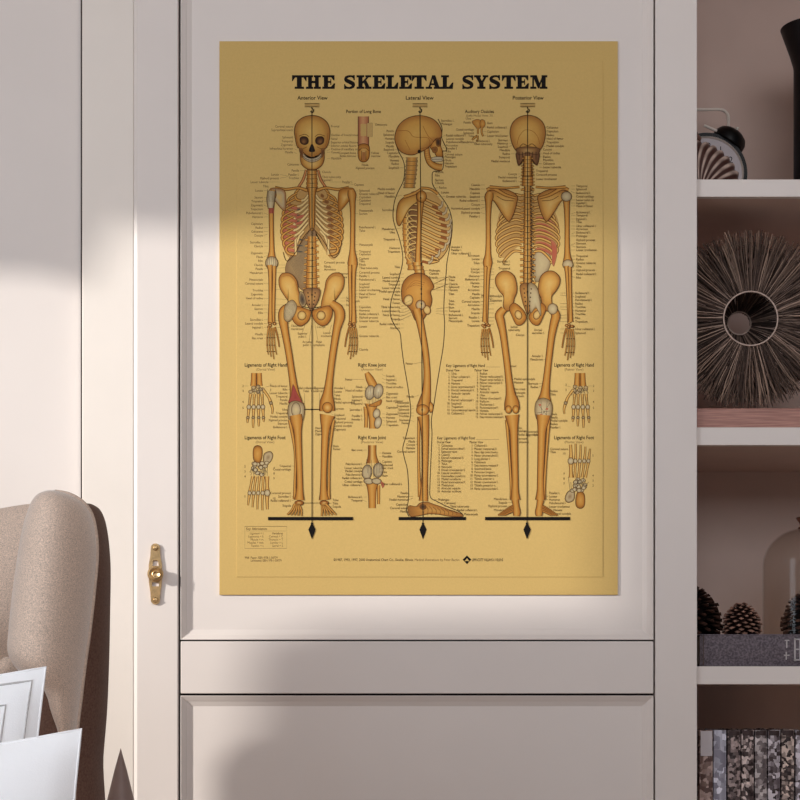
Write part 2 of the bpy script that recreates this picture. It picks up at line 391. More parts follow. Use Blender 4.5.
# black vase
yv = .10; vc = W(823, 179, yv); k = PXM*(D+yv)/D
ZV = lambda py: W(0, py, yv).z
b = MB(); zv = SH[0]
b.lathe([(28*k, 0), (29*k, .002), (29*k, .05), (29*k, ZV(70)-zv), (29.4*k, ZV(66)-zv), (33*k, ZV(54)-zv), (41.5*k, ZV(30)-zv), (42*k, ZV(28.6)-zv), (40.5*k, ZV(28.6)-zv), (31*k, ZV(56)-zv), (26*k, ZV(70)-zv), (26*k, .01), (0, .01)], (vc.x, yv, zv), (0, 0, 1), 72)
tag(b.build('vase', M['blackm'], loc=(vc.x, yv, zv)), 'tall black vase with flared rim at the right end of the upper shelf', 'vase')

# ------------------------------------------------------------------ board and twig sunburst (middle shelf)
b = MB(); zb0 = SH[1]; zb1 = W(0, 408.2, .012).z
b.box((BX0+.0015, .012, zb0), (W(1010, 0).x, .20, zb1), .0012)
tag(b.build('wooden_board', M['board'], loc=(W(800, 0).x, .1, zb0)), 'reddish brown wooden board lying on the middle shelf under the twig wreath', 'board')
yd = .032; kd = PXM*(D+yd)/D
dc = W(750.6, 317.5, yd); RO = 91.5*kd; dc.z = zb1 + RO + .0005
sun_ = thing('twig_wreath', 'round sunburst wreath of dark dry twigs with pale centre ring, standing on the wooden board', 'wreath', (dc.x, yd+.02, zb1))
rnd = random.Random(11)
def twigs(n, r0, y0, r1a, r1b, y1, layers, tone, wd, dz=0):
    b = MB()
    for i in range(n):
        a = 2*PI*(i + rnd.random()*.9)/n; lay = rnd.random()*layers
        bend = rnd.gauss(0, .022); r1 = rnd.uniform(r1a, r1b)
        t = rnd.random()**1.9*tone; c0 = rgb((62 + 160*t, 48 + 142*t, 42 + 128*t)); c1 = rgb((66 + 120*t, 51 + 102*t, 44 + 86*t))
        pts = []; 
        for q in range(4):
            f = q/3; r = r0 + (r1-r0)*f; aa = a + bend*math.sin(f*PI)*1.2 + rnd.gauss(0, .006)
            pts.append(Vector((dc.x + r*math.cos(aa), y0 + (y1-y0)*f + lay + rnd.gauss(0, .0006), dc.z + dz*(1-f) + r*math.sin(aa))))
        nb = len(b.v); ww = wd*rnd.uniform(.7, 1.3)
        b.tube(pts, [ww*.8, ww, ww*1.15, ww*1.05], 4)
        for q in range(len(b.c)-nb): 
            f = q/(len(b.c)-nb-1); b.c[nb+q] = tuple(c0[z]*(1-f) + c1[z]*f for z in range(4))
    return b
fr = twigs(900, 27.3*kd, yd, RO*.88, RO*1.0, yd+.004, .014, 1.0, .00052).build('twig_fringe', M['twig'], sun_, attr=True, fix=False, smooth=False); tag(fr, kind='stuff')
bk = twigs(420, 12.2*kd, yd+.085, RO*.80, RO*.9, yd+.026, .010, .8, .0010, .010).build('rear_twig_fringe', M['twig'], sun_, attr=True, fix=False, smooth=False); tag(bk, kind='stuff')
for r, y, w, dz in ((27*kd, yd-.001, .00095, 0), (11.8*kd, yd+.084, .0009, .010)):
    b = MB(); b.tube([Vector((dc.x + r*math.cos(2*PI*i/64), y, dc.z + dz + r*math.sin(2*PI*i/64))) for i in range(64)], w, 8, True); b.build('ring', M['cane'], sun_)

# ------------------------------------------------------------------ big lying book, pine cones, cloche (third shelf)
z3 = SH[2]; yb_ = .018; zt3 = W(0, 634.2, yb_).z
bk = thing('book', 'thick grey linen book lying flat under the pine cones', 'book', (W(800, 0).x, .1, z3))
xl, xr = W(699.6, 0, yb_).x, W(915, 0, yb_).x; th = .0022
b = MB(); b.box((xl, yb_, zt3-th), (xr, yb_+.21, zt3), .0006); b.box((xl, yb_, z3+.0004), (xr, yb_+.21, z3+.0004+th), .0006)
b.grid(lambda u, v: Vector((xl + (xr-xl)*u, yb_ + .001 - .004*math.sin(PI*v), z3+.0005 + (zt3-z3-.001)*v)), 1, 10)
b.build('cover', M['linen'], bk)
b = MB(); b.box((xl+.003, yb_+.003, z3+.0028), (xr-.003, yb_+.206, zt3-th-.0002)); b.build('pages', M['pages'], bk, smooth=False)
b = MB()
for a0, c0, a1, c1, w in ((787.5, 640, 791, 640, 1.1), (789, 640, 789, 647, 1.2), (787, 655, 791, 655, 1.2), (788.5, 652, 788.5, 659, 1.1), (797.2, 638.5, 797.2, 660, 1.6), (797, 639, 802, 639, 1.4), (797, 649, 801.5, 649, 1.2), (797, 659.6, 802, 659.6, 1.4), (802.3, 640, 802.3, 659, 1.3)):
    p, q = W(a0, c0), W(a1, c1); e = w*.5*PXM
    b.box((p.x-e, yb_-.0040, p.z+e if p.z > q.z else p.z-e), (q.x+e, yb_-.0030, q.z-e if p.z > q.z else q.z+e))
b.build('spine_lettering', M['mark'], bk, smooth=False)
b = MB(); b.box((xl+.004, yb_-.0036, z3+.001), (xl+.0048, yb_-.001, zt3-.001)); b.build('spine_groove', M['leg'], bk, smooth=False)

def cone(cx, y, r, h, n, c_dark, c_tip, lab, seed, open_=1.0, zb=None):
    """spiral of overlapping woody scales"""
    rn = random.Random(seed); zb = zt3 if zb is None else zb
    c = W(cx, 634, y); o = Vector((c.x, y, zb))
    t = thing('pine_cone', lab, 'pine cone', o, 'pine cones on the grey book')
    b = MB(); b.lathe([(.0, .001), (r*.42, .003), (r*.55, h*.3), (r*.4, h*.65), (r*.12, h*.9), (0, h*.94)], o, (0, 0, 1), 16, rgb(c_dark)); b.build('core', M['cone'], t, attr=True)
    b = MB(); ga = PI*(3-5**.5)
    for i in range(n):
        f = (i+.5)/n; a = ga*i + rn.gauss(0, .06); zz = h*(.05 + .83*f)
        rad = r*(math.sin(PI*(.22 + .78*f)**.9))**.62 if f < 1 else 0
        rad = r*max(.12, (1 - ((f-.22)/.80)**2 if f > .22 else .86 + .14*f/.22))**.62 * rn.uniform(.93, 1.04)
        el = -.25 + 1.35*f**1.3; d = Vector((math.cos(a)*math.cos(el), math.sin(a)*math.cos(el), math.sin(el)))
        side = Vector((-math.sin(a), math.cos(a), 0)); nrm = d.cross(side)*-1
        if nrm.z < 0: nrm = -nrm
        p0 = o + Vector((math.cos(a)*r*.28*(1-f), math.sin(a)*r*.28*(1-f), zz*.92)); tip = o + Vector((math.cos(a)*rad, math.sin(a)*rad, zz + .16*h*math.sin(el)))
        if tip.z < o.z + .0006: tip.z = o.z + .0006
        w = r*.17*rn.uniform(.8, 1.2)*(1 - .35*f)*open_; th_ = r*.055
        mid = p0.lerp(tip, .72) + nrm*r*.05; kt = rn.uniform(.6, 1.3); cd, ct = rgb(c_dark), tuple(q*kt for q in rgb(c_tip)[:3]) + (1,)
        vs = []; 
        for p, ww in ((p0, w*.3), (mid, w), (p0.lerp(tip, .93), w*.85), (tip, w*.3)):
            vs += [p - side*ww, p + nrm*th_, p + side*ww, p - nrm*th_]
        for v_ in vs:
            if v_.z < o.z + .0003: v_.z = o.z + .0003
        fs = [(q*4+e, q*4+(e+1) % 4, (q+1)*4+(e+1) % 4, (q+1)*4+e) for q in range(3) for e in range(4)] + [(12, 13, 14, 15)]
        nb = len(b.v); b.add(vs, fs)
        for q in range(16): b.c[nb+q] = cd if q < 8 else ct
    b.build('scales', M['cone'], t, attr=True, smooth=False)
kk = PXM
cone(691, .075, 33*kk, 50*kk, 110, (30, 17, 14), (70, 46, 38), 'darkest pine cone, half hidden at the left end of the grey book', 1, .8)
cone(741.5, .062, 21*kk, 33*kk, 100, (52, 30, 24), (176, 134, 116), 'small squat brown pine cone outside the glass cloche', 2, 1.05)
b = MB(); yl = .085; lc = W(803.5, 634, yl); kl = PXM*(D+yl)/D; zl = zt3
ZL = lambda py: W(0, py, yl).z - zl
clo = thing('glass_cloche', 'clear glass bell cloche with copper brown knob standing on the grey book', 'cloche', (lc.x, yl, zl))
r_ = 40.3*kl; hs = ZL(566); hd = ZL(528.5)
pr = [(r_, 0), (r_, hs)] + [(r_*math.cos(PI/2*i/12), hs + (hd-hs)*math.sin(PI/2*i/12)) for i in range(1, 12)] + [(.004, hd)]
b.lathe(pr + [(max(r-.0016, .002), max(h-.0012, 0)) for r, h in reversed(pr)], (lc.x, yl, zl+.0002), (0, 0, 1), 64)
b.f = [f for f in b.f if len(f) < 5]; b.build('bell', M['glass'], clo)
b = MB(); b.lathe([(.0068, -.0008), (.0072, .001), (.0045, .003), (.0052, .0065), (.0092, .0118), (.0100, .0134), (.0084, .0148), (0, .0152)], (lc.x, yl, zl+hd), (0, 0, 1), 28); b.build('knob', M['copper'], clo)
cone(808, yl, 28.5*kk, 46*kk, 130, (44, 26, 21), (104, 74, 63), 'brown pine cone under the glass cloche', 3, .8)

# ------------------------------------------------------------------ row of books (bottom compartment)
z4 = SH[3]; yr = .03; ztp = W(0, 730.2, yr).z
BK = [(699.9, 713.0, (128, 104, 96), (172, 150, 142), (92, 68, 62), 'book with a blank pale label on a brown spine, first on the bottom shelf', 172),
      (713.9, 726.4, (170, 168, 180), (206, 204, 214), (138, 134, 146), 'slim pale blue-grey book, second on the bottom shelf', 148),
      (728.0, 740.8, (104, 88, 86), (158, 140, 136), (46, 32, 30), 'dark brown book with small pale ornaments, third on the bottom shelf', 258),
      (741.9, 754.0, (90, 74, 72), (196, 178, 172), (44, 28, 26), 'dark book with large cream ornaments, fourth on the bottom shelf', 222),
      (755.4, 767.0, (128, 116, 116), (182, 172, 170), (92, 80, 80), 'mid grey book with faint ornaments, fifth on the bottom shelf', 197),
      (768.4, 780.4, (122, 110, 114), (192, 184, 188), (60, 46, 46), 'grey book with pale lower ornaments, sixth on the bottom shelf', 209),
      (781.9, 794.4, (92, 76, 72), (200, 180, 168), (42, 28, 26), 'dark book with bright cream top ornament, seventh on the bottom shelf', 234),
      (796.0, 809.0, (150, 140, 146), (196, 188, 194), (84, 72, 74), 'pale grey book cut by the right edge of the photo, bottom shelf', 197)]
for i, (a, c, base, li, dk, lab, sc_) in enumerate(BK):
    x0, x1 = W(a, 0, yr).x, W(c, 0, yr).x; dz = (0, .0, -.0006, .0003, -.0004, 0, .0005, -.0003)[i]; zt_ = ztp + dz
    t = thing('book', lab, 'book', ((x0+x1)/2, yr+.08, z4), 'books standing on the bottom shelf')
    m = spine_mat('printed book cloth %d' % i, base, li, dk, i*3.1, sc_)
    b = MB(); e = .0016
    b.box((x0, yr+.002, z4), (x0+e, yr+.17, zt_), .0004); b.box((x1-e, yr+.002, z4), (x1, yr+.17, zt_), .0004)
    b.grid(lambda u, v: Vector((x0 + (x1-x0)*u, yr + .003 - .004*math.sin(PI*u), z4 + (zt_-z4)*v)), 8, 1)
    b.grid(lambda u, v: Vector((x0 + (x1-x0)*u, yr + .0045 - .004*math.sin(PI*u), z4 + (zt_-z4)*v)), 8, 1)
    b.build('cover', m, t)
    b = MB(); b.box((x0+e+.0001, yr+.006, z4+.003), (x1-e-.0001, yr+.166, zt_-.0035)); b.build('pages', M['pages'], t, smooth=False)
    if i == 0:
        b = MB(); b.box((x0+.0006, yr-.0024, W(0, 756, yr).z), (x1-.0012, yr-.0008, zt_-.001), .0003); b.build('spine_label', mat('blank paper label', (196, 188, 190), .7, .02, 60), t)
    elif i != 1:
        b = MB(); b.grid(lambda u, v: Vector((x0 + (x1-x0)*u, yr + .0026 - .004*math.sin(PI*u), W(0, 735.5, yr).z + (zt_ - .0004 - W(0, 735.5, yr).z)*v)), 8, 1); b.build('head_band', mat('dark head band', (58, 42, 40), .7, .05, 80), t)

# ------------------------------------------------------------------ poster
YPB, YPS = .0053, .0046
pc = W(418.6, 594.5, .0078)
pos = thing('poster', 'golden yellow skeletal system wall chart hung on the cabinet panel', 'poster', (pc.x, .0078, pc.z))
b = MB(); b.box(W(219.4, 594.8, YPB) + Vector((0, .0024, 0)), W(617.8, 41.2, YPB), .0002); b.build('backing', M['paper'], pos, smooth=False)
b = MB(); b.box(W(236.6, 577.0, YPS) + Vector((0, YPB-YPS-.00002, 0)), W(603.0, 60.8, YPS), .0003); b.build('printed_sheet', M['paper'], pos, smooth=False)

OUT, DK, MD, LT, HI = (84, 52, 26), (156, 94, 38), (198, 136, 58), (214, 160, 80), (226, 184, 106)
TX, BL, GR, LG, RD = (104, 80, 48), (22, 16, 14), (140, 116, 78), (196, 172, 128), (184, 100, 72)
class Ink(MB):
    step = .0000013
    def __init__(s, start=0): super().__init__(); s.k = start
    def y(s): s.k += 1; return YPS - .00004 - s.k*s.step
    def put(s, pts, faces, cols, inc=True):
        y = s.y() if inc else YPS - .00004 - s.k*s.step; n = len(s.v); s.v += [W(p[0], p[1], YPS) + Vector((0, y-YPS, 0)) for p in pts]; s.f += [tuple(i+n for i in f) for f in faces]
        f_ = lambda c: tuple(q*.81 for q in rgb(c)[:3]) + (1,)
        s.c += [f_(c) for c in cols] if isinstance(cols, list) else [f_(cols)]*len(pts)
    def poly(s, pts, col):
        tri = tessellate_polygon([[Vector((p[0], p[1], 0)) for p in pts]]); s.put(pts, [tuple(t) for t in tri], col)
    def ribbon(s, path, fr, cols):
        """path of (x, y, width); fr: cross positions; cols: one colour per position"""
        n = len(path); pts = []; cc = []
        for i, (x, y, w) in enumerate(path):
            a, c = path[max(i-1, 0)], path[min(i+1, n-1)]; dx, dy = c[0]-a[0], c[1]-a[1]; l = math.hypot(dx, dy) or 1
            nx, ny = -dy/l, dx/l
            for f, col in zip(fr, cols): pts.append((x + nx*f*w/2, y + ny*f*w/2)); cc.append(col)
        m = len(fr); s.put(pts, [(i*m+q, i*m+q+1, (i+1)*m+q+1, (i+1)*m+q) for i in range(n-1) for q in range(m-1)], cc)
    def line(s, pts, w=.5, col=OUT, sm=0, closed=False):
        if sm: pts = spline(pts, sm, closed)
        if closed: pts = list(pts) + [pts[0], pts[1]]
        s.ribbon([(p[0], p[1], w) for p in pts], (-1, 1), (col, col))
    def limb(s, path, cols=(DK, MD, LT, MD, (138, 80, 34)), out=.6, n=6, oc=OUT):
        p = spline(path, n); s.ribbon(p, (-1, -.5, .05, .55, 1), cols)
        if out:
            for sd in (-1, 1):
                e = []
                for i, (x, y, w) in enumerate(p):
                    a, c = p[max(i-1, 0)], p[min(i+1, len(p)-1)]; dx, dy = c[0]-a[0], c[1]-a[1]; l = math.hypot(dx, dy) or 1
                    e.append((x - dy/l*sd*w/2, y + dx/l*sd*w/2))
                s.line(e, out, oc)
    def blob(s, pts, c0=HI, c1=MD, c2=DK, out=.55, sm=5, f=.62, off=(0, 0), oc=OUT):
        p = spline(pts, sm, True) if sm else pts; n = len(p)
        cx = sum(q[0] for q in p)/n + off[0]; cy = sum(q[1] for q in p)/n + off[1]
        ring = [(cx + (x-cx)*f, cy + (y-cy)*f) for x, y in p]
        s.put(p + ring + [(cx, cy)], [(i, (i+1) % n, n+(i+1) % n, n+i) for i in range(n)] + [(n+i, n+(i+1) % n, 2*n) for i in range(n)], [c2]*n + [c1]*n + [c0])
        if out: s.line(p, out, oc, closed=True)
    def oval(s, cx, cy, rx, ry, rot=0, n=14, **k):
        ca, sa = math.cos(rot), math.sin(rot)
        s.blob([(cx + rx*math.cos(a)*ca - ry*math.sin(a)*sa, cy + rx*math.cos(a)*sa + ry*math.sin(a)*ca) for a in [2*PI*i/n for i in range(n)]], sm=0, **k)
GL = {}
def glyph(ch, bold):
    if (ch, bold) not in GL:
        def ex(t):
            vs, fs = font_mesh(t, 1.0, 'LEFT', 0, 1); return (max(v.x for v in vs) - min(v.x for v in vs)), min(v.x for v in vs)
        if ('HH') not in GL: GL['HH'] = ex('HH')[0]
        adv = ex('H' + ch + 'H')[0] - GL['HH']
        vs, fs = font_mesh(ch, 1.0, 'LEFT', 0 if ch in 'MWN&' else bold, 2) if ch != ' ' else ([], [])
        GL[(ch, bold)] = (vs, fs, adv)
    return GL[(ch, bold)]
def text_width(t, size, bold=0.0, sx=1.0): return sum(glyph(c, bold)[2] for c in t)*size*sx
def text(k, t, x, y, size, align='L', bold=0.0, sx=1.0, col=TX, fit=None):
    """baseline at y"""
    w = text_width(t, size, bold, sx)
    if fit: sx *= fit/w; w = fit
    x0 = x - (w if align == 'R' else w/2 if align == 'C' else 0); pts = []; fs = []
    for c in t:
        vs, f, adv = glyph(c, bold); n = len(pts)
        pts += [(x0 + v.x*size*sx, y - v.y*size) for v in vs]; fs += [tuple(i+n for i in q) for q in f]; x0 += adv*size*sx
    if pts: k.put(pts, fs, col, False)
    return w
def done(k, name): return k.build(name, M['ink'], pos, smooth=False, attr=True, fix=False)

# ---- title: heavy slab serif capitals
k = Ink()
def slab(x0, x1, y0, y1): k.poly([(x0, y0), (x1, y0), (x1, y1), (x0, y1)], BL)
YT, YB_ = 75.2, 88.9
def L_T(x, w):
    slab(x+w*.33, x+w*.67, YT, YB_); slab(x+w*.18, x+w*.82, YB_-2.2, YB_); slab(x, x+w, YT, YT+2.4)
    for a, c, d in ((x, x+w*.22, x+w*.05), (x+w, x+w*.78, x+w*.95)): k.poly([(a, YT), (c, YT+2.2), (d, YT+6.0), (a, YT+6.0)], BL)
def L_H(x, w):
    for f in (.14, .60): slab(x+w*f, x+w*(f+.26), YT, YB_)
    for f in (0, .52):
        for y in (YT, YB_-2.2): slab(x+w*f, x+w*(f+.48), y, y+2.2)
    slab(x+w*.2, x+w*.8, 80.8, 83.2)
def L_E(x, w):
    slab(x+w*.12, x+w*.45, YT, YB_); slab(x, x+w*.95, YT, YT+2.2); slab(x, x+w*.95, YB_-2.2, YB_); slab(x+w*.3, x+w*.68, 80.9, 83)
    k.poly([(x+w*.95, YT), (x+w*.95, YT+5.2), (x+w*.87, YT+5.2), (x+w*.68, YT+2)], BL); k.poly([(x+w, YB_-5.6), (x+w*.96, YB_), (x+w*.66, YB_-2), (x+w*.9, YB_-5.6)], BL)
    slab(x+w*.62, x+w*.70, 79.2, 84.8)
def L_L(x, w):
    slab(x+w*.14, x+w*.48, YT, YB_); slab(x, x+w*.64, YT, YT+2.2); slab(x, x+w*.95, YB_-2.2, YB_); k.poly([(x+w, YB_-6.4), (x+w*.96, YB_), (x+w*.62, YB_-2), (x+w*.9, YB_-6.4)], BL)
def L_K(x, w):
    slab(x+w*.12, x+w*.40, YT, YB_); slab(x, x+w*.52, YT, YT+2.2); slab(x, x+w*.52, YB_-2.2, YB_)
    k.poly([(x+w*.72, YT+1), (x+w*.88, YT+1), (x+w*.42, 83.8), (x+w*.36, 82)], BL); k.poly([(x+w*.44, 81.6), (x+w*.62, 79.6), (x+w*.94, YB_), (x+w*.66, YB_)], BL)
    slab(x+w*.58, x+w*.98, YT, YT+2.2); slab(x+w*.56, x+w, YB_-2.2, YB_)
def L_A(x, w):
    k.poly([(x+w*.42, YT), (x+w*.52, YT), (x+w*.28, YB_), (x+w*.14, YB_)], BL); k.poly([(x+w*.40, YT), (x+w*.62, YT), (x+w*.92, YB_), (x+w*.62, YB_)], BL)
    slab(x+w*.26, x+w*.7, 83.4, 85.2); slab(x, x+w*.42, YB_-2.1, YB_); slab(x+w*.52, x+w, YB_-2.1, YB_)
def L_Y(x, w):
    slab(x+w*.36, x+w*.66, 82, YB_); slab(x+w*.22, x+w*.80, YB_-2.2, YB_)
    k.poly([(x+w*.08, YT+1), (x+w*.38, YT+1), (x+w*.62, 83), (x+w*.40, 84.4)], BL); k.poly([(x+w*.74, YT+1), (x+w*.90, YT+1), (x+w*.62, 83.6), (x+w*.50, 82)], BL)
    slab(x, x+w*.48, YT, YT+2.2); slab(x+w*.60, x+w, YT, YT+2.2)
def L_M(x, w):
    slab(x+w*.12, x+w*.22, YT, YB_); slab(x+w*.66, x+w*.90, YT, YB_); slab(x, x+w*.36, YB_-2.2, YB_); slab(x+w*.56, x+w, YB_-2.2, YB_); slab(x, x+w*.30, YT, YT+2.2); slab(x+w*.70, x+w, YT, YT+2.2)
    k.poly([(x+w*.12, YT), (x+w*.38, YT), (x+w*.58, 85), (x+w*.46, YB_)], BL); k.poly([(x+w*.72, YT), (x+w*.80, YT), (x+w*.52, YB_), (x+w*.44, 87)], BL)
def L_S(x, w):
    p = [(x+w*.90, YT+3.6, 1.2), (x+w*.74, YT+1.3, 2.0), (x+w*.46, YT+1.1, 2.2), (x+w*.22, YT+2.5, 3.0), (x+w*.24, YT+5.0, 3.9), (x+w*.54, YT+6.9, 4.1), (x+w*.80, YT+8.9, 3.9), (x+w*.78, YT+11.4, 3.0), (x+w*.54, YT+12.7, 2.2), (x+w*.24, YT+12.3, 2.0), (x+w*.09, YT+10, 1.2)]
    k.ribbon(spline(p, 6), (-1, 1), (BL, BL)); k.poly([(x+w*.78, YT-.1), (x+w*.95, YT-.1), (x+w*.95, YT+5), (x+w*.84, YT+5)], BL); k.poly([(x+w*.04, YT+9), (x+w*.14, YT+9), (x+w*.24, YB_+.2), (x+w*.04, YB_+.2)], BL)
for fn, a, c in ((L_T, 292, 306.6), (L_H, 306.0, 320.9), (L_E, 322.3, 335.2), (L_S, 343.6, 355.4), (L_K, 356.5, 371.6), (L_E, 372.5, 385.4), (L_L, 386, 398.4), (L_E, 399.2, 412.2), (L_T, 411.8, 426.6), (L_A, 425.6, 441.2), (L_L, 441.0, 453.4), (L_S, 461.8, 473.8), (L_Y, 474, 488.4), (L_S, 488.8, 500.6), (L_T, 501.8, 515.6), (L_E, 516, 529), (L_M, 530.2, 547.4)): fn(a, c-a)
done(k, 'title_lettering')

# ---- headings, each a part of its own
HB = .018
for t, cx, y, w in (('Anterior View', 312.5, 99.6, 30), ('Lateral View', 419.5, 99.6, 28), ('Posterior View', 528, 99.6, 31), ('Portion of Long Bone', 363.5, 113, 35), ('Auditory Ossicles', 479.5, 113, 29)):
    k = Ink(); text(k, t, cx, y, 5.4 if y < 105 else 4.6, 'C', HB, fit=w, col=(40, 28, 18))
    if 'Ossicles' in t: text(k, '(Left) Medial View, 3X', 479.5, 116.6, 3.1, 'C', 0, fit=27)
    done(k, 'heading')
for t, sub, x0, x1, y in (('Ligaments of Right Hand', '(Dorsal View)', 244.5, 287, 366.6), ('Ligaments of Right Foot', '(Dorsal View)', 244.5, 285.5, 439.2), ('Right Knee Joint', '(Anterior View)', 358, 386, 366.6), ('Right Knee Joint', '(Posterior View)', 358, 386, 439.2), ('Ligaments of Right Hand', '(Palmar View)', 554, 594, 366.6), ('Ligaments of Right Foot', '(Plantar View)', 554, 594, 439.2)):
    k = Ink(); text(k, t, (x0+x1)/2, y, 5.0, 'C', .02, fit=x1-x0, col=(22, 16, 10)); text(k, sub, (x0+x1)/2, y+4.0, 3.5, 'C', 0, .95); done(k, 'heading')
for t, x, y, w in (('Key: Ligaments of Right Hand', 446, 367, 39), ('Key: Ligaments of Right Foot', 437, 439.4, 38)):
    k = Ink(); text(k, t, x, y, 4.2, 'L', .018, fit=w, col=(50, 36, 22)); k.line([(x+w+1, y), (x+54 if y < 400 else x+62, y)], .3, GR)
    for t2, x2, y2 in ((('Dorsal View', 446, 371.4), ('Palmar View', 474.5, 371.4)) if y < 400 else (('Dorsal View', 437, 443.3), ('Plantar View', 469.5, 443.3))): text(k, t2, x2, y2, 3.6, 'L', .016, fit=13.5, col=(56, 40, 24))
    done(k, 'heading')
k = Ink()
text(k, '©1987, 1993, 1997, 2000 Anatomical Chart Co., Skokie, Illinois.', 333.6, 561.0, 3.7, 'L', .012, fit=80, col=(60, 44, 24)); text(k, 'Medical illustrations by Peter Bachin', 414.6, 561.0, 3.6, 'L', 0, fit=45)
done(k, 'copyright_line'); k = Ink()
text(k, 'LIPPINCOTT WILLIAMS & WILKINS', 472, 561.2, 3.9, 'L', .02, fit=31, col=(30, 22, 16))
k.poly([(467, 555.4), (471.4, 559.7), (467, 564.2), (462.6, 559.7)], BL); k.poly([(467, 558.2), (469, 561), (465, 561)], (214, 180, 108))
for x in (464.9, 469.1): k.poly([(x, 560.3), (x+.9, 561.4), (x, 562.3), (x-.9, 561.4)], (150, 122, 70))
done(k, 'publisher_mark'); k = Ink()
text(k, '9968', 244.8, 558.8, 3.3, 'L', .01, fit=4.4)
text(k, 'Paper: ISBN 978-1-58779', 250.6, 558.8, 3.3, 'L', .008, fit=27); text(k, 'Laminated: ISBN 978-1-58779', 250.6, 561.6, 3.3, 'L', .008, fit=31)
done(k, 'stock_number_line'); k = Ink()
k.line([(244.8, 526.4), (286.8, 526.4), (286.8, 548.4), (244.8, 548.4)], .35, GR, closed=True); k.line([(246, 531), (285.8, 531)], .25, GR)
text(k, 'Key: Abbreviations', 246.2, 530.0, 3.6, 'L', .012, fit=21)
for i, (a, c) in enumerate((('Ligament = l.', 'Vertebrae'), ('Ligaments = ll.', 'Cervical = C'), ('Muscle = m.', 'Thoracic = T'), ('Muscles = mm.', 'Lumbar = L'), ('Tendon = t.', 'Sacral = S'))): text(k, a, 264, 534.4+3.1*i, 3.2, 'R', 0, .85); text(k, c, 283, 534.4+3.1*i, 3.2, 'R', .01 if i == 0 else 0, .85)
done(k, 'abbreviation_key')

# ---- small labels with leader lines
k = Ink(); rl = random.Random(8)
WORDS = 'Coronal suture|Supraorbital notch|Sphenoid|Temporal|Zygomatic|Infraorbital foramen|Maxilla|Mandible|Clavicle|Acromion|Coracoid process|Greater tubercle|Lesser tubercle|Scapula|Humerus|Manubrium|Sternum|Xiphoid process|Costal cartilage|Ribs|Radius|Ulna|Head of radius|Medial epicondyle|Lateral epicondyle|Capitulum|Trochlea|Iliac crest|Sacrum|Coccyx|Ilium|Head of femur|Neck of femur|Greater trochanter|Lesser trochanter|Scaphoid|Lunate|Triquetral|Trapezium|Capitate|Hamate|Metacarpals|Phalanges|Patella|Femur|Tibia|Fibula|Talus|Calcaneus|Anterior longitudinal l.|Internal intercostal mm.|External intercostal mm.|Iliofemoral l.|Pubofemoral l.|Radial collateral l.|Ulnar collateral l.|Annular l.|Sacroiliac l.|Inguinal l.|Medial meniscus|Lateral condyle|Medial condyle|Tibial tuberosity|Patellar l.|Interosseous membrane'.split('|')
def labels(x, al, ys, tgt=None, sz=3.35, words=None, lw=.24):
    mx = 18 if x in (263, 263.0, 479.5, 448.5) else 21
    for i, y in enumerate(ys):
        t = words[i] if words else rl.choice(WORDS)
        while not words and text_width(t, sz, .004, .86) > mx: t = rl.choice(WORDS)
        w = text(k, t, x, y+1.1, sz, al, .004, .86)
        if tgt is not None and rl.random() < .8:
            tx = tgt(y) if callable(tgt) else tgt
            k.line([(x+.8, y), (tx, y + rl.choice((0, 0, 0, 1.5, -1.5)))] if al == 'R' else [(x-.8, y), (tx, y + rl.choice((0, 0, 0, 1.5, -1.5)))], lw, GR)
def rng(a, c, st, gap=.18, seed=0):
    r = random.Random(seed + int(a)); out = []; y = a
    while y < c: out.append(y); y += st*(1.75 if r.random() < gap else 1)
    return out
labels(293, 'R', [126.5, 130, 137.3, 141.2, 144.8, 148.6, 152.2], 297, words='Coronal suture|Supraorbital notch|Sphenoid|Temporal|Zygomatic|Infraorbital foramen|Maxilla'.split('|'))
labels(331, 'L', [126.3, 135, 138.8, 142.3, 145.8, 149.2, 152.3, 158.4], 327, words='Frontal|Outline of frontal sinus|Nasal|Superior orbital fissure|Inferior orbital fissure|Outline of maxillary sinus|Vomer|Mandible'.split('|'))
labels(299, 'R', [164.4, 170.5, 174.6, 178], 306); labels(322, 'L', [172, 177, 180], 317)
labels(279, 'R', [174.5, 178.2], 288); labels(268.5, 'R', [182, 186.2], 280); labels(342, 'L', [182], 330); labels(354, 'L', [184.6], 345)
labels(263, 'R', rng(190.6, 262, 3.9), lambda y: 268 if y < 262 else 268); labels(263, 'R', rng(265, 342, 3.9, .4), lambda y: 290)
labels(359, 'L', [190.6, 193.9, 197.2, 200.4, 203.8, 210.6, 213.7, 227.3, 230.6, 244.7, 251.5, 254.2, 258.5, 261.2, 264.6, 268, 272.5, 276, 279.6, 284, 287, 290, 294, 297, 307, 310.4, 314, 317.5, 321, 326.5, 336, 349.6], lambda y: 353)
labels(366, 'L', [252], 336) if 0 else None
labels(324, 'L', [262.4, 266.5, 269.4], 320); labels(338, 'L', [273.5, 277], None); labels(346, 'L', [298, 301, 305], 340)
for t, x, y in (('Obturator', 297, 327), ('membrane', 297, 330), ('Superior', 302.5, 334.6), ('pubic l.', 302.5, 337.6), ('Arcuate', 307, 343), ('pubic l.', 307, 346), ('Pubic', 319, 343), ('symphysis', 319, 346), ('Coccyx', 321, 328), ('Lesser', 327, 334), ('trochanter', 327, 337)): text(k, t, x, y, 3.3, 'C', .004, .86)
for a in (((302, 333), (305, 325)), ((309, 342), (311.5, 325)), ((318, 341), (314.5, 322)), ((329, 333), (331.5, 325))): k.line(a, .25, GR)
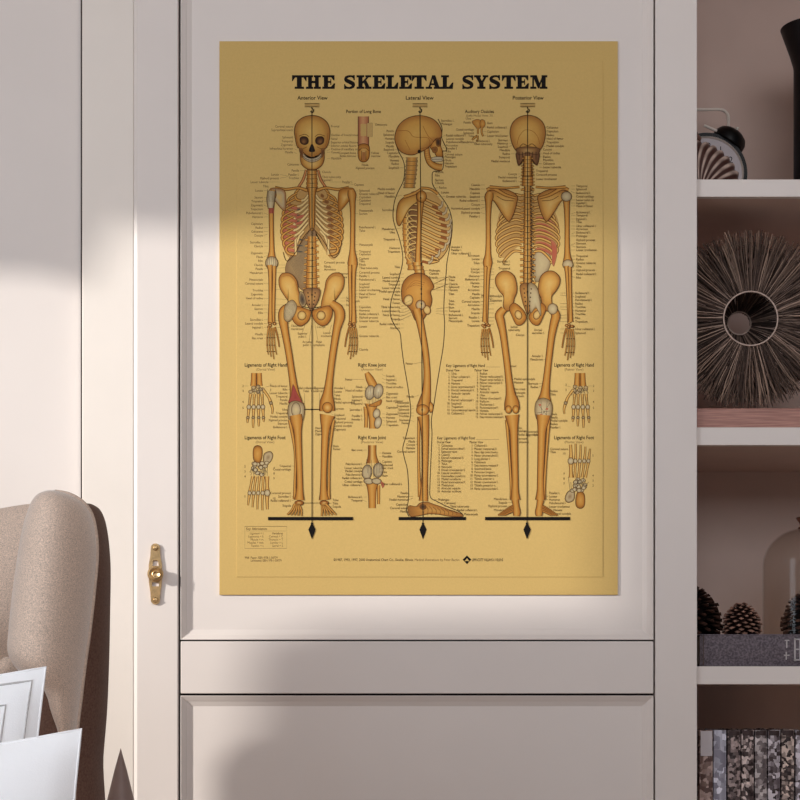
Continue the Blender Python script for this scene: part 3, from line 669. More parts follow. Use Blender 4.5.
# knees and shins of the front view
labels(287.5, 'R', rng(386, 428, 3.5, .2), 292); labels(334, 'L', rng(388, 432, 3.6, .2), 331); labels(291, 'R', [466, 469.4, 493, 496.5, 500.6, 505.6], 297); labels(332.5, 'L', [500, 503.4, 506.6], 328); labels(333, 'L', [446, 449], 326)
labels(306, 'C', [388, 391]); labels(320, 'C', [388, 391]); k.line([(304.5, 393), (304.5, 404)], .25, GR); k.line([(319.5, 393), (319.5, 404)], .25, GR)
labels(315, 'L', [428, 431, 434])
labels(345, 'L', [379.5], 332, words=['Femur']); k.line([(353, 379.5), (364, 379.5)], .25, GR)
# knee insets
labels(362.5, 'R', rng(387, 425, 3.5, .3), 366); labels(386, 'L', rng(376, 428, 3.7, .25), 382); labels(362.5, 'R', [450, 464, 468, 471, 474.6, 478, 481.6, 485, 497, 500.4], 367); labels(382, 'L', [453, 456.5, 461.6, 465, 468, 472, 475.6, 484], 379)
# long bone and ossicles
labels(375, 'L', [124.6], 371, words=['Osteocyte']); labels(356, 'R', [153, 156], 359, words=['Compact bone', 'Bone marrow']); labels(371, 'L', [153, 156], None, words=['Yellow', 'marrow']); labels(365, 'C', [165, 168], None)
labels(471, 'R', [118.5, 122.5], 474); labels(487, 'L', [123, 127.4, 131.6, 135.8], 483); labels(474, 'R', [129.5, 133, 136], 478); labels(474, 'R', [142], 477); labels(483, 'C', [141, 144])
# lateral view
labels(394, 'R', [131, 134.8, 138.6, 142.4, 146.2, 149.6], 398); labels(399, 'R', [153, 156.4, 160.4, 163.8, 167.8], 404); labels(395, 'R', [189, 193, 196.6], 402); labels(395, 'R', [210, 229, 232.4, 239.4], 404); labels(400, 'R', [248, 251.6], 407); labels(400, 'R', [267, 274, 277.5, 281, 284.5, 288, 291.5, 295, 299, 303, 307, 311, 315, 319, 324, 328], lambda y: 404)
labels(441, 'L', [120.6, 124]); labels(446, 'L', [135.4, 138.8, 142, 145.4, 148.4, 151.4], 442); labels(444.5, 'L', [154.4, 157, 160.2, 163.2, 166.4], 440); labels(435, 'L', [172, 175.4, 180, 183], None); labels(439, 'L', [187.6], 430); labels(441, 'L', [192.4], 432); labels(446, 'L', [196.6], 436); labels(451, 'L', [208.4])
labels(451, 'L', [247, 250, 253.4]); labels(429, 'L', [270.4, 273.5, 277.4], 424); labels(448.5, 'L', [277, 280, 284, 287, 290, 294, 301, 304, 307.5, 311, 315, 318, 321], lambda y: 436)
labels(413, 'R', [363.6], 424, words=['Femur']); labels(414, 'R', [396.6], 419, words=['Patella']); labels(409, 'R', [402.6, 406, 409.6, 413, 416, 420, 423], 414); labels(415, 'R', [438, 441.5, 444.6, 448, 451.6], 420); labels(408, 'R', [493, 496.4, 499.6, 504.5, 508, 511.4], 413)
labels(438, 'L', [499.6], 432); labels(444, 'L', [503], 437); labels(450, 'L', [506.4], 444); labels(457, 'L', [510], 450); labels(464, 'L', [514.2], 458)
# posterior view
labels(546.5, 'L', [127.5, 131.3, 135, 138.6, 142.2, 146], 541); labels(543, 'L', [149.6, 153.2, 156.8, 160, 163.6, 167.2], 539); labels(536, 'L', [171, 174.6, 179], 532)
labels(508, 'R', [140.2, 143.4, 146.8], 512); labels(510, 'R', [150.2, 153.8, 157.4, 161.2], 516); labels(517, 'R', [174, 177.4, 181], 521)
labels(480, 'R', [185, 189, 193, 196.8, 200.6, 204.6, 208.6, 212.6, 216.4], 485); labels(479.5, 'R', [255.6, 259, 263, 269, 272, 276, 279.4, 283, 286.5, 290, 294, 297.5, 301.5, 305, 309, 313, 317.5, 321, 325.5], lambda y: 494)
labels(510, 'R', [261.4, 264.4, 268.4], None); labels(502, 'R', [296, 300.4], None); labels(576, 'L', [186, 189.2, 193, 196.4, 200, 203, 206, 212.4, 215.4, 219, 222, 226, 229, 232.6, 236, 240, 243.4, 247, 250, 256, 259.4, 263, 266.4, 270, 274, 277.6], lambda y: 571)
labels(575, 'L', [293, 296.6, 300, 303.6, 307, 310.6, 314, 318, 321.6, 329, 333], lambda y: 560)
for t, x, y in (('Ischial', 514, 328), ('tuberosity', 514, 331), ('Dorsal', 538, 331), ('sacroiliac l.', 538, 334), ('Coccyx', 520, 336)): text(k, t, x, y, 3.3, 'C', .004, .86)
labels(509, 'L', [366], 505, words=['Femur']); labels(543, 'R', [356, 359.4], 548); labels(514, 'L', [379, 382.4, 389, 392.6, 396], None); labels(538, 'R', [383.6, 387, 431.6, 434.6], 543); labels(517, 'L', [428, 431, 434.6, 438.6, 442], None)
labels(550, 'L', [391, 394.4, 414, 417.4, 420.6, 424, 427.4, 449, 452], 548); labels(507, 'R', [499, 502.6, 506, 510], 513); labels(549, 'L', [493, 496.4, 499.6, 503, 506.6], 544); labels(553, 'L', [510, 513.6], 548)
# keys
KH = ['Ulna', 'Ulnar collateral l.', 'Triquetral', 'Hamate', 'Dorsal carpometacarpal ll.', 'Dorsal metacarpal ll.', 'Articular capsule', 'Radius', 'Dorsal radiocarpal l.', 'Scaphoid', 'Trapezium', 'Carpometacarpal capsule', 'Collateral l.']
KP = ['Radius', 'Palmar radiocarpal ll.', 'Flexor carpi radialis t.', 'Palmar intercarpal ll.', 'Trapezium', 'Palmar ll.', 'Articular capsule', 'Ulna', 'Palmar ulnocarpal l.', 'Pisiform', 'Pisohamate l.', 'Pisometacarpal l.', 'Hamate', 'Palmar metacarpal ll.', 'Deep transverse metacarpal ll.']
KF = ['Calcaneus', 'Dorsal calcaneocuboid l.', 'Extensor tarsi', 'Cuboid', 'Dorsal metatarsal ll.', 'Phalanges', 'Talus', 'Navicular', 'Dorsal cuneonavicular ll.', 'Lateral cuneiform', 'Intermediate cuneiform', 'Medial cuneiform', 'Dorsal tarsometatarsal ll.', 'Metatarsus', 'Articular capsule', 'Articular surfaces']
KL = ['Collateral l.', 'Plantar metatarsal ll.', 'Flexor digiti minimi brevis t.', 'Plantar calcaneocuboid l.', 'Long plantar l.', 'Calcaneus', 'Deep transverse metatarsal ll.', 'Sesamoid bone', 'Peroneus longus t.', 'Plantar tarsometatarsal l.', 'Tibialis anterior t.', 'Plantar cuneonavicular l.', 'Tibialis posterior t.', 'Plantar calcaneonavicular l.']
for x, y0, st, lst in ((447.5, 374, 3.32, KH), (476, 374, 3.1, KP), (437.6, 446, 3.05, KF), (470.6, 446, 3.32, KL)):
    for i, t in enumerate(lst): text(k, str(i+1), x+2, y0+st*i+.6, 3.3, 'R', .004, .8); w_ = text_width(t, 3.3, .004, .84); text(k, t, x+3.6, y0+st*i+.6, 3.3, 'L', .004, .84, fit=min(w_, 24))
done(k, 'small_lettering')

# ---- helpers for bones
def vert_stack(k, pts, n, w0, w1, cols=(DK, MD, HI, MD, DK), wing=0):
    sp = spline(pts, 10)
    for i in range(n):
        y = sp[0][1] + (sp[-1][1]-sp[0][1])*(i+.5)/n; x = lerp_tab([(q[1], q[0]) for q in sp], y); w = w0 + (w1-w0)*i/n; h = (sp[-1][1]-sp[0][1])/n
        if wing:
            for s in (-1, 1): k.limb([(x, y, h*.5), (x+s*(w/2+wing), y+h*.15, h*.3)], out=.35, n=1)
        k.ribbon([(x, y-h*.44, w), (x, y-h*.2, w*.86), (x, y+h*.2, w*.86), (x, y+h*.44, w)], (-1, -.5, .05, .55, 1), cols)
        k.line([(x-w/2, y+h*.48), (x+w/2, y+h*.48)], .5, OUT); k.line([(x-w/2, y-h*.4), (x-w*.42, y), (x-w/2, y+h*.4)], .35, OUT); k.line([(x+w/2, y-h*.4), (x+w*.42, y), (x+w/2, y+h*.4)], .35, OUT)
def small_hand(k, x, y, sx, L=36):
    """hanging hand of a figure: wrist at x, y; sx=+1 fingers lean right"""
    rn = random.Random(int(x*7+y))
    for i in range(7): k.oval(x + rn.uniform(-3, 3), y + 2 + rn.uniform(-1.5, 3), 1.7, 1.4, n=8, out=.4, c1=DK)
    for f in range(4):
        bx = x + sx*(-3 + f*1.85); pts = [(bx, y+6, 1.5), (bx + sx*(-1.2 + f*.4), y+14, 1.1), (bx + sx*(-1.4 + f*.7), y+L*.62, 1.1), (bx + sx*(-.2 + f*.9), y+L*(.86 + .06*(f % 3)), .7)]
        k.limb(pts, cols=(DK, MD, LT, MD, DK), out=.28, n=4)
        for q in (15, 22, 28): k.oval(bx + sx*(-1.1 + f*.45), y+q*L/36, .9, .55, n=6, out=0, c0=OUT, c1=OUT, c2=OUT)
    k.limb([(x - sx*-3.2, y+5, 1.6), (x + sx*5.4, y+12, 1.3), (x + sx*7, y+20, 1.1), (x + sx*7.6, y+25, .8)], cols=(OUT, DK, MD, DK, OUT), out=.3, n=4)
def plumb(k, x0, x1, bar, cx):
    k.line([(x0, 110), (x1, 524)], .85, (56, 46, 30))
    k.blob([(x1, 523), (x1+1.2, 524.6), (x1+3.6, 529.6), (x1, 539.4), (x1-3.6, 529.6), (x1-1.2, 524.6)], sm=0, c0=BL, c1=BL, c2=BL, out=0); k.oval(x1, 523.6, 1.3, 1.3, n=8, out=0, c0=BL, c1=BL, c2=BL)
    k.poly([(bar[0], 517.0), (bar[1], 517.0), (bar[1], 520.2), (bar[0], 520.2)], BL)
    k.line([(x0-7.4, 103.6), (x0+7.4, 103.6), (x0+7.4, 107), (x0-7.4, 107)], .4, (90, 66, 40), closed=True); k.poly([(x0-7, 104), (x0+7, 104), (x0+7, 106.6), (x0-7, 106.6)], (196, 158, 92))
    k.line([(x0, 107), (x0, 108.6), (x0+1.6, 110), (x0+1.2, 112), (x0-.4, 112.4), (x0-1.4, 111.2)], 1.0, BL, 4)
PALE = (LT, HI, (236, 208, 140), HI, LT)

# ---- front view figure
k = Ink()
cx = 312
# back ribs, then spine, then front
k.blob([(281, 232), (284, 206), (296, 192), (312, 190), (328, 192), (339, 206), (342, 232), (337, 256), (330, 258), (320, 240), (312, 228), (303, 242), (292, 258), (284, 250)], c0=(176, 134, 76), c1=(188, 144, 82), c2=(196, 152, 88), out=0)
k.blob([(287, 262), (296, 250), (306, 236), (312, 228), (316, 240), (306, 288), (296, 284), (286, 274)], c0=(150, 122, 84), c1=(160, 130, 86), c2=(142, 108, 72), out=.4)
for i in range(22): k.line([(290 + i*.8, 262 - i*1.3), (301 + i*.3, 282 - i*1.8)], .22, (112, 92, 70))
vert_stack(k, [(312, 236), (311.6, 262), (311.6, 291)], 9, 9, 12.5, wing=2.2)
vert_stack(k, [(312, 166), (312, 192)], 6, 10, 13)
for s in (-1, 1):
    k.limb([(cx+s*6, 170, 1.8), (cx+s*9, 180, 2.6), (cx+s*15, 189, 2)], cols=(DK, RD, LT, RD, DK), out=.4)
    # front ribs
    for i in range(10):
        f = i/9; wd_ = [17, 24, 27.5, 29, 30, 30.4, 30.6, 30, 28.6, 26][i]; y = 190.5 + i*6.0
        ys = 194 + i*4.6 if i < 7 else 226 + (i-7)*4.5; xi = 4 if i < 7 else 4 + (i-6)*4.2
        front = [(cx+s*wd_*.62, y-3.5, 1.9), (cx+s*wd_*.92, y+1.2, 2.2), (cx+s*wd_, y+5.5, 2.4), (cx+s*wd_*.88, y+9.2, 2.6), (cx+s*wd_*.62, y+10.2, 2.6)]
        k.limb(front, cols=(DK, MD, LT, MD, DK), out=.45, n=5)
        cart = [(cx+s*wd_*.62, y+10.2, 2.6), ((cx+s*wd_*.42, y+9.0 - f*3, 2.5) if i < 6 else (cx+s*(wd_*.62*.55+xi*.45), (y+10.2)*.6+(ys+4)*.4, 2.4)), (cx+s*xi, ys+(1 if i < 7 else 5), 2.2)]
        k.limb(cart, cols=(LG, HI, (230, 204, 146), HI, LG), out=.4, n=5, oc=(110, 84, 56))
        if s < 0 and 0 < i < 9:
            k.blob([(cx-wd_*.96, y+7.5), (cx-wd_*.80, y+9.5), (cx-wd_*.50, y+11.6), (cx-wd_*.52, y+14.0), (cx-wd_*.78, y+13), (cx-wd_*.97, y+11.4)], c0=(206, 128, 92), c1=RD, c2=(170, 96, 66), out=0, sm=3)
            if i in (3, 4): k.blob([(cx-16, y+8), (cx-8, y+6), (cx-7.6, y+8.4), (cx-15.6, y+10.6)], c0=RD, c1=RD, c2=(196, 124, 90), out=.25, sm=2)
            k.blob([(cx-15, y+12), (cx-10, y+12.4), (cx-9, y+13.8), (cx-14, y+14)], c0=(86, 78, 66), c1=(100, 88, 70), c2=(130, 110, 80), out=0, sm=2)
        if s > 0 and i < 8: k.blob([(cx+wd_*.55, y+3), (cx+wd_*.72, y+5), (cx+wd_*.66, y+7.5), (cx+wd_*.5, y+6)], c0=(128, 84, 46), c1=(140, 92, 50), c2=(160, 110, 60), out=0, sm=2)
k.limb([(312, 188, 9), (312, 196, 6.5), (312, 210, 5.5), (312, 226, 4.6), (312, 231, 2)], cols=(DK, MD, HI, MD, DK))
k.line([(312.5, 228), (320, 236), (327, 247), (333, 257.5), (339, 253), (342, 240)], .6, OUT, 5); k.line([(311.5, 228), (303, 238), (296, 252), (287, 261), (283, 252)], .6, OUT, 5)
for s in (-1, 1):
    k.limb([(cx+s*5, 190.5, 3.4), (cx+s*14, 188, 2.4), (cx+s*26, 189.5, 2.6), (cx+s*37, 188, 3.6)], out=.5)                       # clavicle
    k.blob([(cx+s*28, 190), (cx+s*40, 188), (cx+s*42, 193), (cx+s*34, 205), (cx+s*27, 211), (cx+s*26, 200)], c1=MD if s > 0 else LG, c2=DK, out=.4)
    ax = cx + s*40.3
    k.limb([(ax-s*1.2, 190, 6), (ax-s*.4, 195, 8.4), (ax, 201, 6), (ax+s*.4, 215, 4.6), (ax+s*.2, 235, 4.4), (ax, 250, 5), (ax+s*.2, 258, 8), (ax+s*.2, 264, 9.5), (ax, 267, 7)])
    if s < 0:
        k.limb([(ax, 191, 8), (ax-1, 200, 8), (ax-1, 209, 5)], cols=(GR, LG, (214, 196, 152), LG, GR), out=.5); k.limb([(ax-.6, 208, 5), (ax-.4, 213.5, 5.4)], cols=(RD, (150, 66, 48), RD, (150, 66, 48), RD), out=0, n=2)
        for q in range(7): k.line([(ax-4+q*1.3, 189+q % 3), (ax-5+q*1.4, 202)], .3, (70, 64, 58))
        k.oval(ax, 263, 6.4, 6.6, c0=(220, 200, 150), c1=LG, c2=GR, out=.5)
        for q in range(5): k.line([(ax-5+q*2.3, 257), (ax-3+q*1.6, 270)], .3, (84, 74, 60))
    k.limb([(ax-s*2.2, 266, 4.4), (ax-s*2.4, 276, 3.2), (ax-s*1.8, 300, 3.0), (ax-s*1.4, 316, 3.4), (ax-s*1.6, 322, 3.2)])
    k.limb([(ax+s*2.0, 265, 5.6), (ax+s*1.4, 274, 3.6), (ax+s*1.2, 300, 3.2), (ax+s*1.4, 314, 4), (ax+s*1.2, 323, 5)])
    small_hand(k, ax+s*.2, 322, -s, 38)
# pelvis
for s in (-1, 1):
    q = lambda pts: [(cx-.5+s*(x-cx), y) for x, y in pts]
    k.blob(q([(322, 302), (325, 290), (327, 280), (333, 273.6), (341, 273.4), (344.6, 279), (343.6, 288), (339, 296), (335, 302), (336, 308), (328, 312), (322, 310)]), c0=HI, c1=(216, 164, 82), off=(s*2, -6))
    k.line(q([(325, 292), (328.6, 281), (334, 276), (341, 276.5)]), .45, DK, 4)
    k.blob(q([(313, 311), (320, 308), (330, 306), (333, 313), (329, 323), (322.5, 326), (316, 322), (313, 316)]), c1=MD, c2=DK)
    k.oval(cx-.5+s*9.6, 315.6, 4.3, 4.6, c0=(226, 192, 122), c1=(216, 178, 104), c2=(150, 96, 48))
k.blob([(303.6, 290), (312, 288), (320, 290), (318.6, 300), (314, 308), (311.6, 311), (309, 308), (305, 300)], c0=(196, 146, 82), c1=(170, 122, 70), c2=(120, 84, 54))
for i in range(4):
    for s in (-1, 1): k.oval(cx-.4+s*(3.6-i*.5), 293+i*3.8, .75, .9, n=7, out=0, c0=(50, 36, 28), c1=(60, 42, 30), c2=(80, 56, 36))
k.blob([(300, 292), (304, 294), (306, 303), (302.6, 307), (299, 301)], c0=(60, 52, 48), c1=(120, 98, 70), c2=(180, 150, 100), out=.5); k.line([(302, 306.6), (311.6, 308.4), (321, 306.6)], .6, BL)
# legs
k.limb([(289, 306, 6), (284, 311, 9), (283, 319, 9), (285, 332, 7), (288.6, 352, 6.4), (292, 375, 6.6), (294.4, 392, 8.6), (295.6, 402, 13), (296, 410, 14)])
k.limb([(331, 303, 6.6), (338, 309, 9.6), (339.6, 317, 10), (336.6, 330, 7.4), (333, 352, 6.6), (330, 375, 6.8), (328, 392, 9), (327, 402, 14), (327, 411, 15.5)])
k.blob([(285, 306), (292, 300), (297, 306), (294, 316), (288, 322), (284, 318)], c0=(206, 184, 136), c1=LG, c2=GR, out=.4)
for i in range(8): k.line([(287+i*1.1, 304), (284+i*1.2, 318)], .25, (110, 96, 74))
k.blob([(293, 384), (297, 393), (302, 402), (304.4, 404), (296, 401), (288, 403), (291, 396)], c0=(150, 62, 54), c1=(164, 74, 62), c2=(150, 70, 56), out=.3, sm=2)
k.blob([(289, 404), (296, 401), (304, 405), (304, 416), (300, 426), (292, 426), (288, 416)], c0=(204, 184, 136), c1=LG, c2=GR, out=.5); k.oval(296, 410, 4.6, 7.4, c0=(212, 188, 134), c1=LG, c2=(150, 130, 96), out=.5)
k.oval(327.4, 407.6, 5, 5.4, c0=HI, c1=MD)
for tx, bx, fx in ((295.6, 299.6, 1), (327.4, 323.6, -1)):
    k.limb([(tx-6*1 if fx > 0 else tx+6, 420, 3.2), (bx-4.6 if fx > 0 else bx+6, 452, 2.2), (bx-4.8 if fx > 0 else bx+5.2, 486, 2.4), (bx-4.6 if fx > 0 else bx+4.8, 499, 4)], out=.45)
    k.limb([(tx, 415, 15 if fx < 0 else 12), (tx+fx*1, 421, 12), (tx+fx*2, 432, 7.6), (tx+fx*3, 452, 6.4), (bx, 478, 5.8), (bx, 492, 7), (bx-fx*.4, 500, 10)])
    k.oval(bx-fx*.5, 503, 4.6, 2.6, n=10, c1=DK); 
    d = -1 if fx > 0 else 1
    for f in range(5):
        k.limb([(bx-1.5+f*.9*d, 504, 2.4), (bx + d*(-1.5+f*2.2), 509.4, 1.9), (bx + d*(-2+f*3.6), 516 - .3*f, 1.5)], cols=(OUT, MD, LT, MD, OUT), out=.35, n=3)
k.line([(304, 409.4), (320, 409.4)], .8, BL); k.oval(312, 409.4, 1, 1, n=7, out=0, c0=BL, c1=BL, c2=BL); k.line([(304, 503), (319, 503)], .35, BL)
# skull
k.blob([(303, 150), (300.2, 156), (301.4, 164), (306.5, 168.8), (311.8, 170), (317.6, 168.8), (322.8, 164), (324.4, 156), (322, 150)], c0=HI, c1=(212, 160, 80), off=(0, 4))
k.blob([(312, 115.6), (303.4, 117.4), (296.6, 123), (294.4, 131), (295.4, 139), (297, 146), (302, 151), (307, 156), (312, 157.4), (317.5, 156), (323, 151), (327.4, 146), (329.4, 139), (330, 131), (327.4, 123), (320.6, 117.4)], c0=(222, 180, 98), c1=(208, 158, 78), c2=(168, 110, 50), off=(-2, -6), out=.7)
for s in (-1, 1):
    k.blob([(cx+s*3.4, 140.4), (cx+s*5, 137.4), (cx+s*9.4, 136.6), (cx+s*12, 138.6), (cx+s*11.4, 143), (cx+s*7.6, 145), (cx+s*4.2, 143.6)], c0=(150, 102, 54), c1=(84, 54, 32), c2=(40, 28, 22), off=(s*1, 1.6), out=.5)
    k.line([(cx+s*3, 137), (cx+s*7, 134.4), (cx+s*13, 136.4)], .55, OUT, 4); k.line([(cx+s*5, 147), (cx+s*10, 149), (cx+s*15, 147.6)], .5, OUT, 4)
    k.blob([(cx+s*9, 150), (cx+s*13, 148.6), (cx+s*11.4, 155), (cx+s*9.6, 158)], c0=(96, 62, 36), c1=(120, 78, 42), c2=(160, 106, 54), out=.3, sm=2)
    k.line([(cx+s*16, 133), (cx+s*15, 141), (cx+s*13, 147)], .5, DK, 3)
k.blob([(312, 143.6), (309.8, 148), (309, 151.4), (312, 152.2), (315, 151.4), (314.2, 148)], c0=BL, c1=(30, 22, 18), c2=(46, 32, 22), out=.3, sm=2)
k.blob([(303, 153.6), (307, 157.4), (312, 158.6), (317, 157.4), (321.4, 153.6), (320, 159.4), (312, 162.6), (304.2, 159.4)], c0=(196, 178, 142), c1=(200, 182, 146), c2=(176, 150, 108), out=.4, sm=3)
k.line([(303.6, 156.4), (307, 159.4), (312, 160.4), (317, 159.4), (321, 156.4)], .45, (70, 54, 40), 4)
for i in range(9): k.line([(305+i*1.75, 155.8 + 2.3*math.sin((i+1)/10*PI)), (305+i*1.75, 159.4 + 2.3*math.sin((i+1)/10*PI))], .2, (110, 92, 66))
plumb(k, 312, 312, (268, 353), cx); k.oval(312, 262-14, .9, .9, n=7, out=0, c0=BL, c1=BL, c2=BL); k.oval(312, 295, .9, .9, n=7, out=0, c0=BL, c1=BL, c2=BL)
done(k, 'anterior_skeleton_print')

# ---- side view figure
k = Ink()
contour_b = [(394.8, 139), (398, 150), (403, 160), (404.6, 168), (403.6, 180), (398, 192), (394.4, 202), (393, 216), (395, 226), (398.6, 236), (402, 250), (402.6, 262), (399, 278), (394, 291), (390.6, 304), (390.6, 316), (395, 326), (400, 333), (401.4, 345), (403.6, 362), (408, 388), (410.6, 408), (409.8, 420), (406, 436), (402.8, 448), (404.4, 458), (407.4, 470), (408.6, 488), (408.4, 500), (406.4, 510), (409, 516.6)]
contour_f = [(438, 119), (442, 128), (441.4, 136), (443.4, 142), (446.4, 148.4), (445.6, 151), (442.8, 151.6), (443.4, 160), (443, 168), (440, 171), (433, 172), (432.2, 178), (432.6, 184), (436, 190), (443, 199), (449, 209), (452, 220), (452, 232), (450, 246), (447, 262), (446, 275), (444.6, 290), (443.8, 310), (444.6, 324), (443.4, 345), (440, 366), (436.4, 388), (434, 404), (431.4, 420), (432, 434), (431, 458), (430, 484), (430.4, 497), (437, 501.4), (447, 506.6), (456, 510), (462, 513.6), (463, 516.6)]
k.line(contour_b, .85, (60, 50, 34), 5); k.line(contour_f, .85, (60, 50, 34), 5)
vert_stack(k, [(412, 157), (411, 172), (409, 188)], 7, 12, 12, cols=(GR, MD, LT, MD, GR))
k.blob([(405, 200), (414, 196), (430, 192), (443, 203), (450, 222), (450, 240), (444, 256), (436, 261), (424, 258), (414, 254), (407, 238)], c0=(216, 176, 104), c1=(210, 168, 98), c2=(200, 154, 86), out=0)
k.blob([(407, 198), (418, 196), (419, 255), (410, 256), (404, 232)], c0=(120, 84, 50), c1=(140, 98, 56), c2=(170, 124, 70), out=0)
vert_stack(k, [(408, 200), (406, 225), (408, 248), (413, 270)], 12, 6, 10, cols=(GR, (150, 110, 66), LT, MD, DK))
for i in range(9): k.line([(418, 205+i*5.4), (410, 204+i*5.8), (406.6, 209+i*5.8), (410, 217+i*5.4), (418, 224+i*5)], 1.0, HI, 4); k.line([(418, 206.2+i*5.4), (411, 205.2+i*5.8), (408, 210+i*5.8), (411, 217.4+i*5.4), (418, 225+i*5)], .4, OUT, 4)
for i in range(10):
    y = 197 + i*6.1; xe = [441, 445, 448, 449.6, 450, 449.6, 448, 444, 438, 431][i]
    k.limb([(420, y, 2.4), (430, y+4.6, 2.5), (438, y+8.4, 2.8), (xe-2.6, y+11, 3)], cols=(DK, LT, HI, MD, DK), out=.5, n=5)
    k.limb([(xe-9, y+9.4, 2.6), (xe-2.6, y+11, 3)], cols=((150, 90, 44),)*5, out=0, n=2)
    k.limb([(xe-2.6, y+11, 2.8), (xe+.6, y+9, 2.2), (xe+1.6, y+4, 1.6)], cols=(LG,)*5, out=.35, n=4)
k.line([(451, 222), (451, 238), (446, 252), (437, 260.6), (426, 257)], .55, OUT, 5)
# shoulder blade, collar bone, upper arm
k.blob([(396.4, 212), (399, 202), (406, 196), (414, 193), (420, 192), (423, 197), (417, 202), (410, 208), (404, 218), (399.6, 226), (396.6, 222)], c1=(210, 156, 74), off=(-2, 4), out=.6)
k.limb([(404, 197, 3), (414, 193.6, 3), (422, 189, 3.4)], out=.5); k.limb([(421, 188, 2.4), (430, 189, 2.4), (438, 194, 3.2)], out=.5)
k.limb([(420.4, 192, 7), (420.8, 197, 9), (420.4, 204, 6.4), (419.6, 220, 4.6), (418.6, 240, 4.6), (418, 256, 5), (418.4, 265, 6), (420, 269, 4)])
k.oval(421.6, 196.6, 5, 6, c0=HI, c1=MD)
# hip
vert_stack(k, [(417, 262), (420, 274)], 3, 10, 11)
k.blob([(401.4, 292), (403, 283), (409, 276), (419, 273), (428, 276.6), (433, 284), (433.6, 288), (430.6, 292), (432, 300), (430, 308), (425, 317), (420.6, 322), (415, 320), (411, 311), (407, 306), (402.6, 302)], c0=(216, 160, 78), c1=(202, 140, 62), c2=(150, 92, 40), out=.7, off=(-1, -6))
k.oval(408.4, 300.4, 4.6, 5.6, .3, c0=(230, 196, 124), c1=(226, 190, 116), c2=(150, 100, 50)); k.oval(427, 310, 3.6, 4.6, -.3, c0=(226, 190, 118), c1=(220, 180, 108), c2=(150, 100, 50)); k.oval(420.6, 305, 5, 5, c0=HI, c1=LG, c2=DK)
for i in range(3): k.line([(406+i*2, 290-i*1.5), (414+i, 281+i*2), (425-i, 283+i*2)], .4, (150, 90, 42), 4)
for i in range(6): k.line([(400 - i*.4, 300+i*4.2), (405, 303+i*3), (411, 300+i*3)], .3, GR, 4)
k.line([(432, 285), (448, 277)], .35, OUT); k.line([(433, 290), (448, 284)], .35, OUT)
# leg
k.limb([(416.4, 309, 8), (419, 318, 7.6), (422, 332, 6.6), (425.4, 352, 6.2), (427, 372, 6.4), (426.6, 390, 8), (425, 400, 11), (423.4, 408, 14)])
k.oval(422.6, 410, 6.4, 5.6, c0=HI, c1=MD); k.blob([(430, 402), (433, 405), (432.6, 411), (430, 412.4), (429, 407)], c1=MD)
k.limb([(419, 418, 3), (418.6, 440, 2.4), (418.8, 470, 2.4), (420, 497, 4)], out=.45)
k.limb([(423, 415.6, 12), (424, 421, 10), (425, 434, 7.6), (425, 455, 6.6), (424.6, 478, 6), (424, 492, 7.4), (423.4, 501, 9)])
k.blob([(407.6, 508), (410, 505.6), (416, 506.4), (420, 503), (427, 502), (433, 504), (442, 507), (450, 510), (458, 512.4), (462.6, 514.6), (462, 516.6), (450, 516.4), (438, 514.4), (428, 514), (418, 516), (410, 516.2)], c0=(206, 152, 76), c1=(186, 128, 60), c2=(150, 98, 46), out=.5)
for i in range(9): k.line([(421+i*4, 504.6+i*.8), (424+i*4.1, 509+i*.5), (423+i*4.2, 515)], .4, OUT, 3)
k.oval(423, 507, 3.2, 2.6, n=10, c0=(60, 44, 30), c1=(96, 66, 40), c2=DK)
# skull
k.limb([(426.6, 147, 5), (427.4, 156, 5.6), (430.4, 163, 6), (436, 166.6, 6.6), (442, 167.6, 7)])
k.blob([(431, 138), (438, 136), (441, 139), (440.8, 146), (442.2, 150), (442.4, 157), (437.4, 157.4), (434, 152), (430, 147)], c0=LT, c1=MD, c2=DK, sm=3)
k.blob([(420, 115.6), (408, 118), (399, 125), (395, 135), (395.4, 143), (399, 150), (405, 154), (413, 155), (419, 152.6), (425, 150), (431, 145), (436, 139), (441, 137.4), (441.6, 132), (439, 125), (432, 118.6)], c0=(220, 172, 88), c1=(210, 156, 74), c2=(172, 112, 52), off=(-3, -4), out=.7)
k.blob([(436, 138.6), (440.4, 139), (440, 146), (436.6, 145.6)], c0=(60, 42, 28), c1=(96, 66, 38), c2=DK, out=.4, sm=3); k.blob([(432, 148), (437, 147), (437, 152), (433, 152.6)], c0=(120, 74, 40), c1=(150, 98, 48), c2=DK, out=.4, sm=3)
k.blob([(431.6, 157.6), (442, 156.8), (442.4, 161.4), (432.6, 161.6)], c0=(200, 184, 148), c1=(204, 186, 148), c2=(176, 150, 104), out=.4, sm=2); k.line([(432, 159.4), (442.4, 159.2)], .45, (70, 54, 40))
k.line([(423, 126), (428, 136), (433, 141), (431, 146)], .5, DK, 4); k.line([(397, 131), (408, 131), (414, 137), (428, 138), (429, 146), (420, 149)], .5, DK, 4); k.line([(405, 140), (410, 150)], .4, DK)
k.oval(419.4, 151.6, 1.8, 1.9, n=10, out=.3, c0=BL, c1=(40, 28, 20), c2=(60, 42, 28))
for i in range(7): k.line([(424+i*.6, 150+i*1.8), (430, 148+i*2.4)], .3, (150, 84, 44))
plumb(k, 420, 423, (398.6, 466), 420)
for y in (198, 248, 264, 289, 294, 304, 410): k.oval(420 + 3*(y-110)/414, y, .9, .9, n=7, out=0, c0=BL, c1=BL, c2=BL)
done(k, 'lateral_skeleton_print')

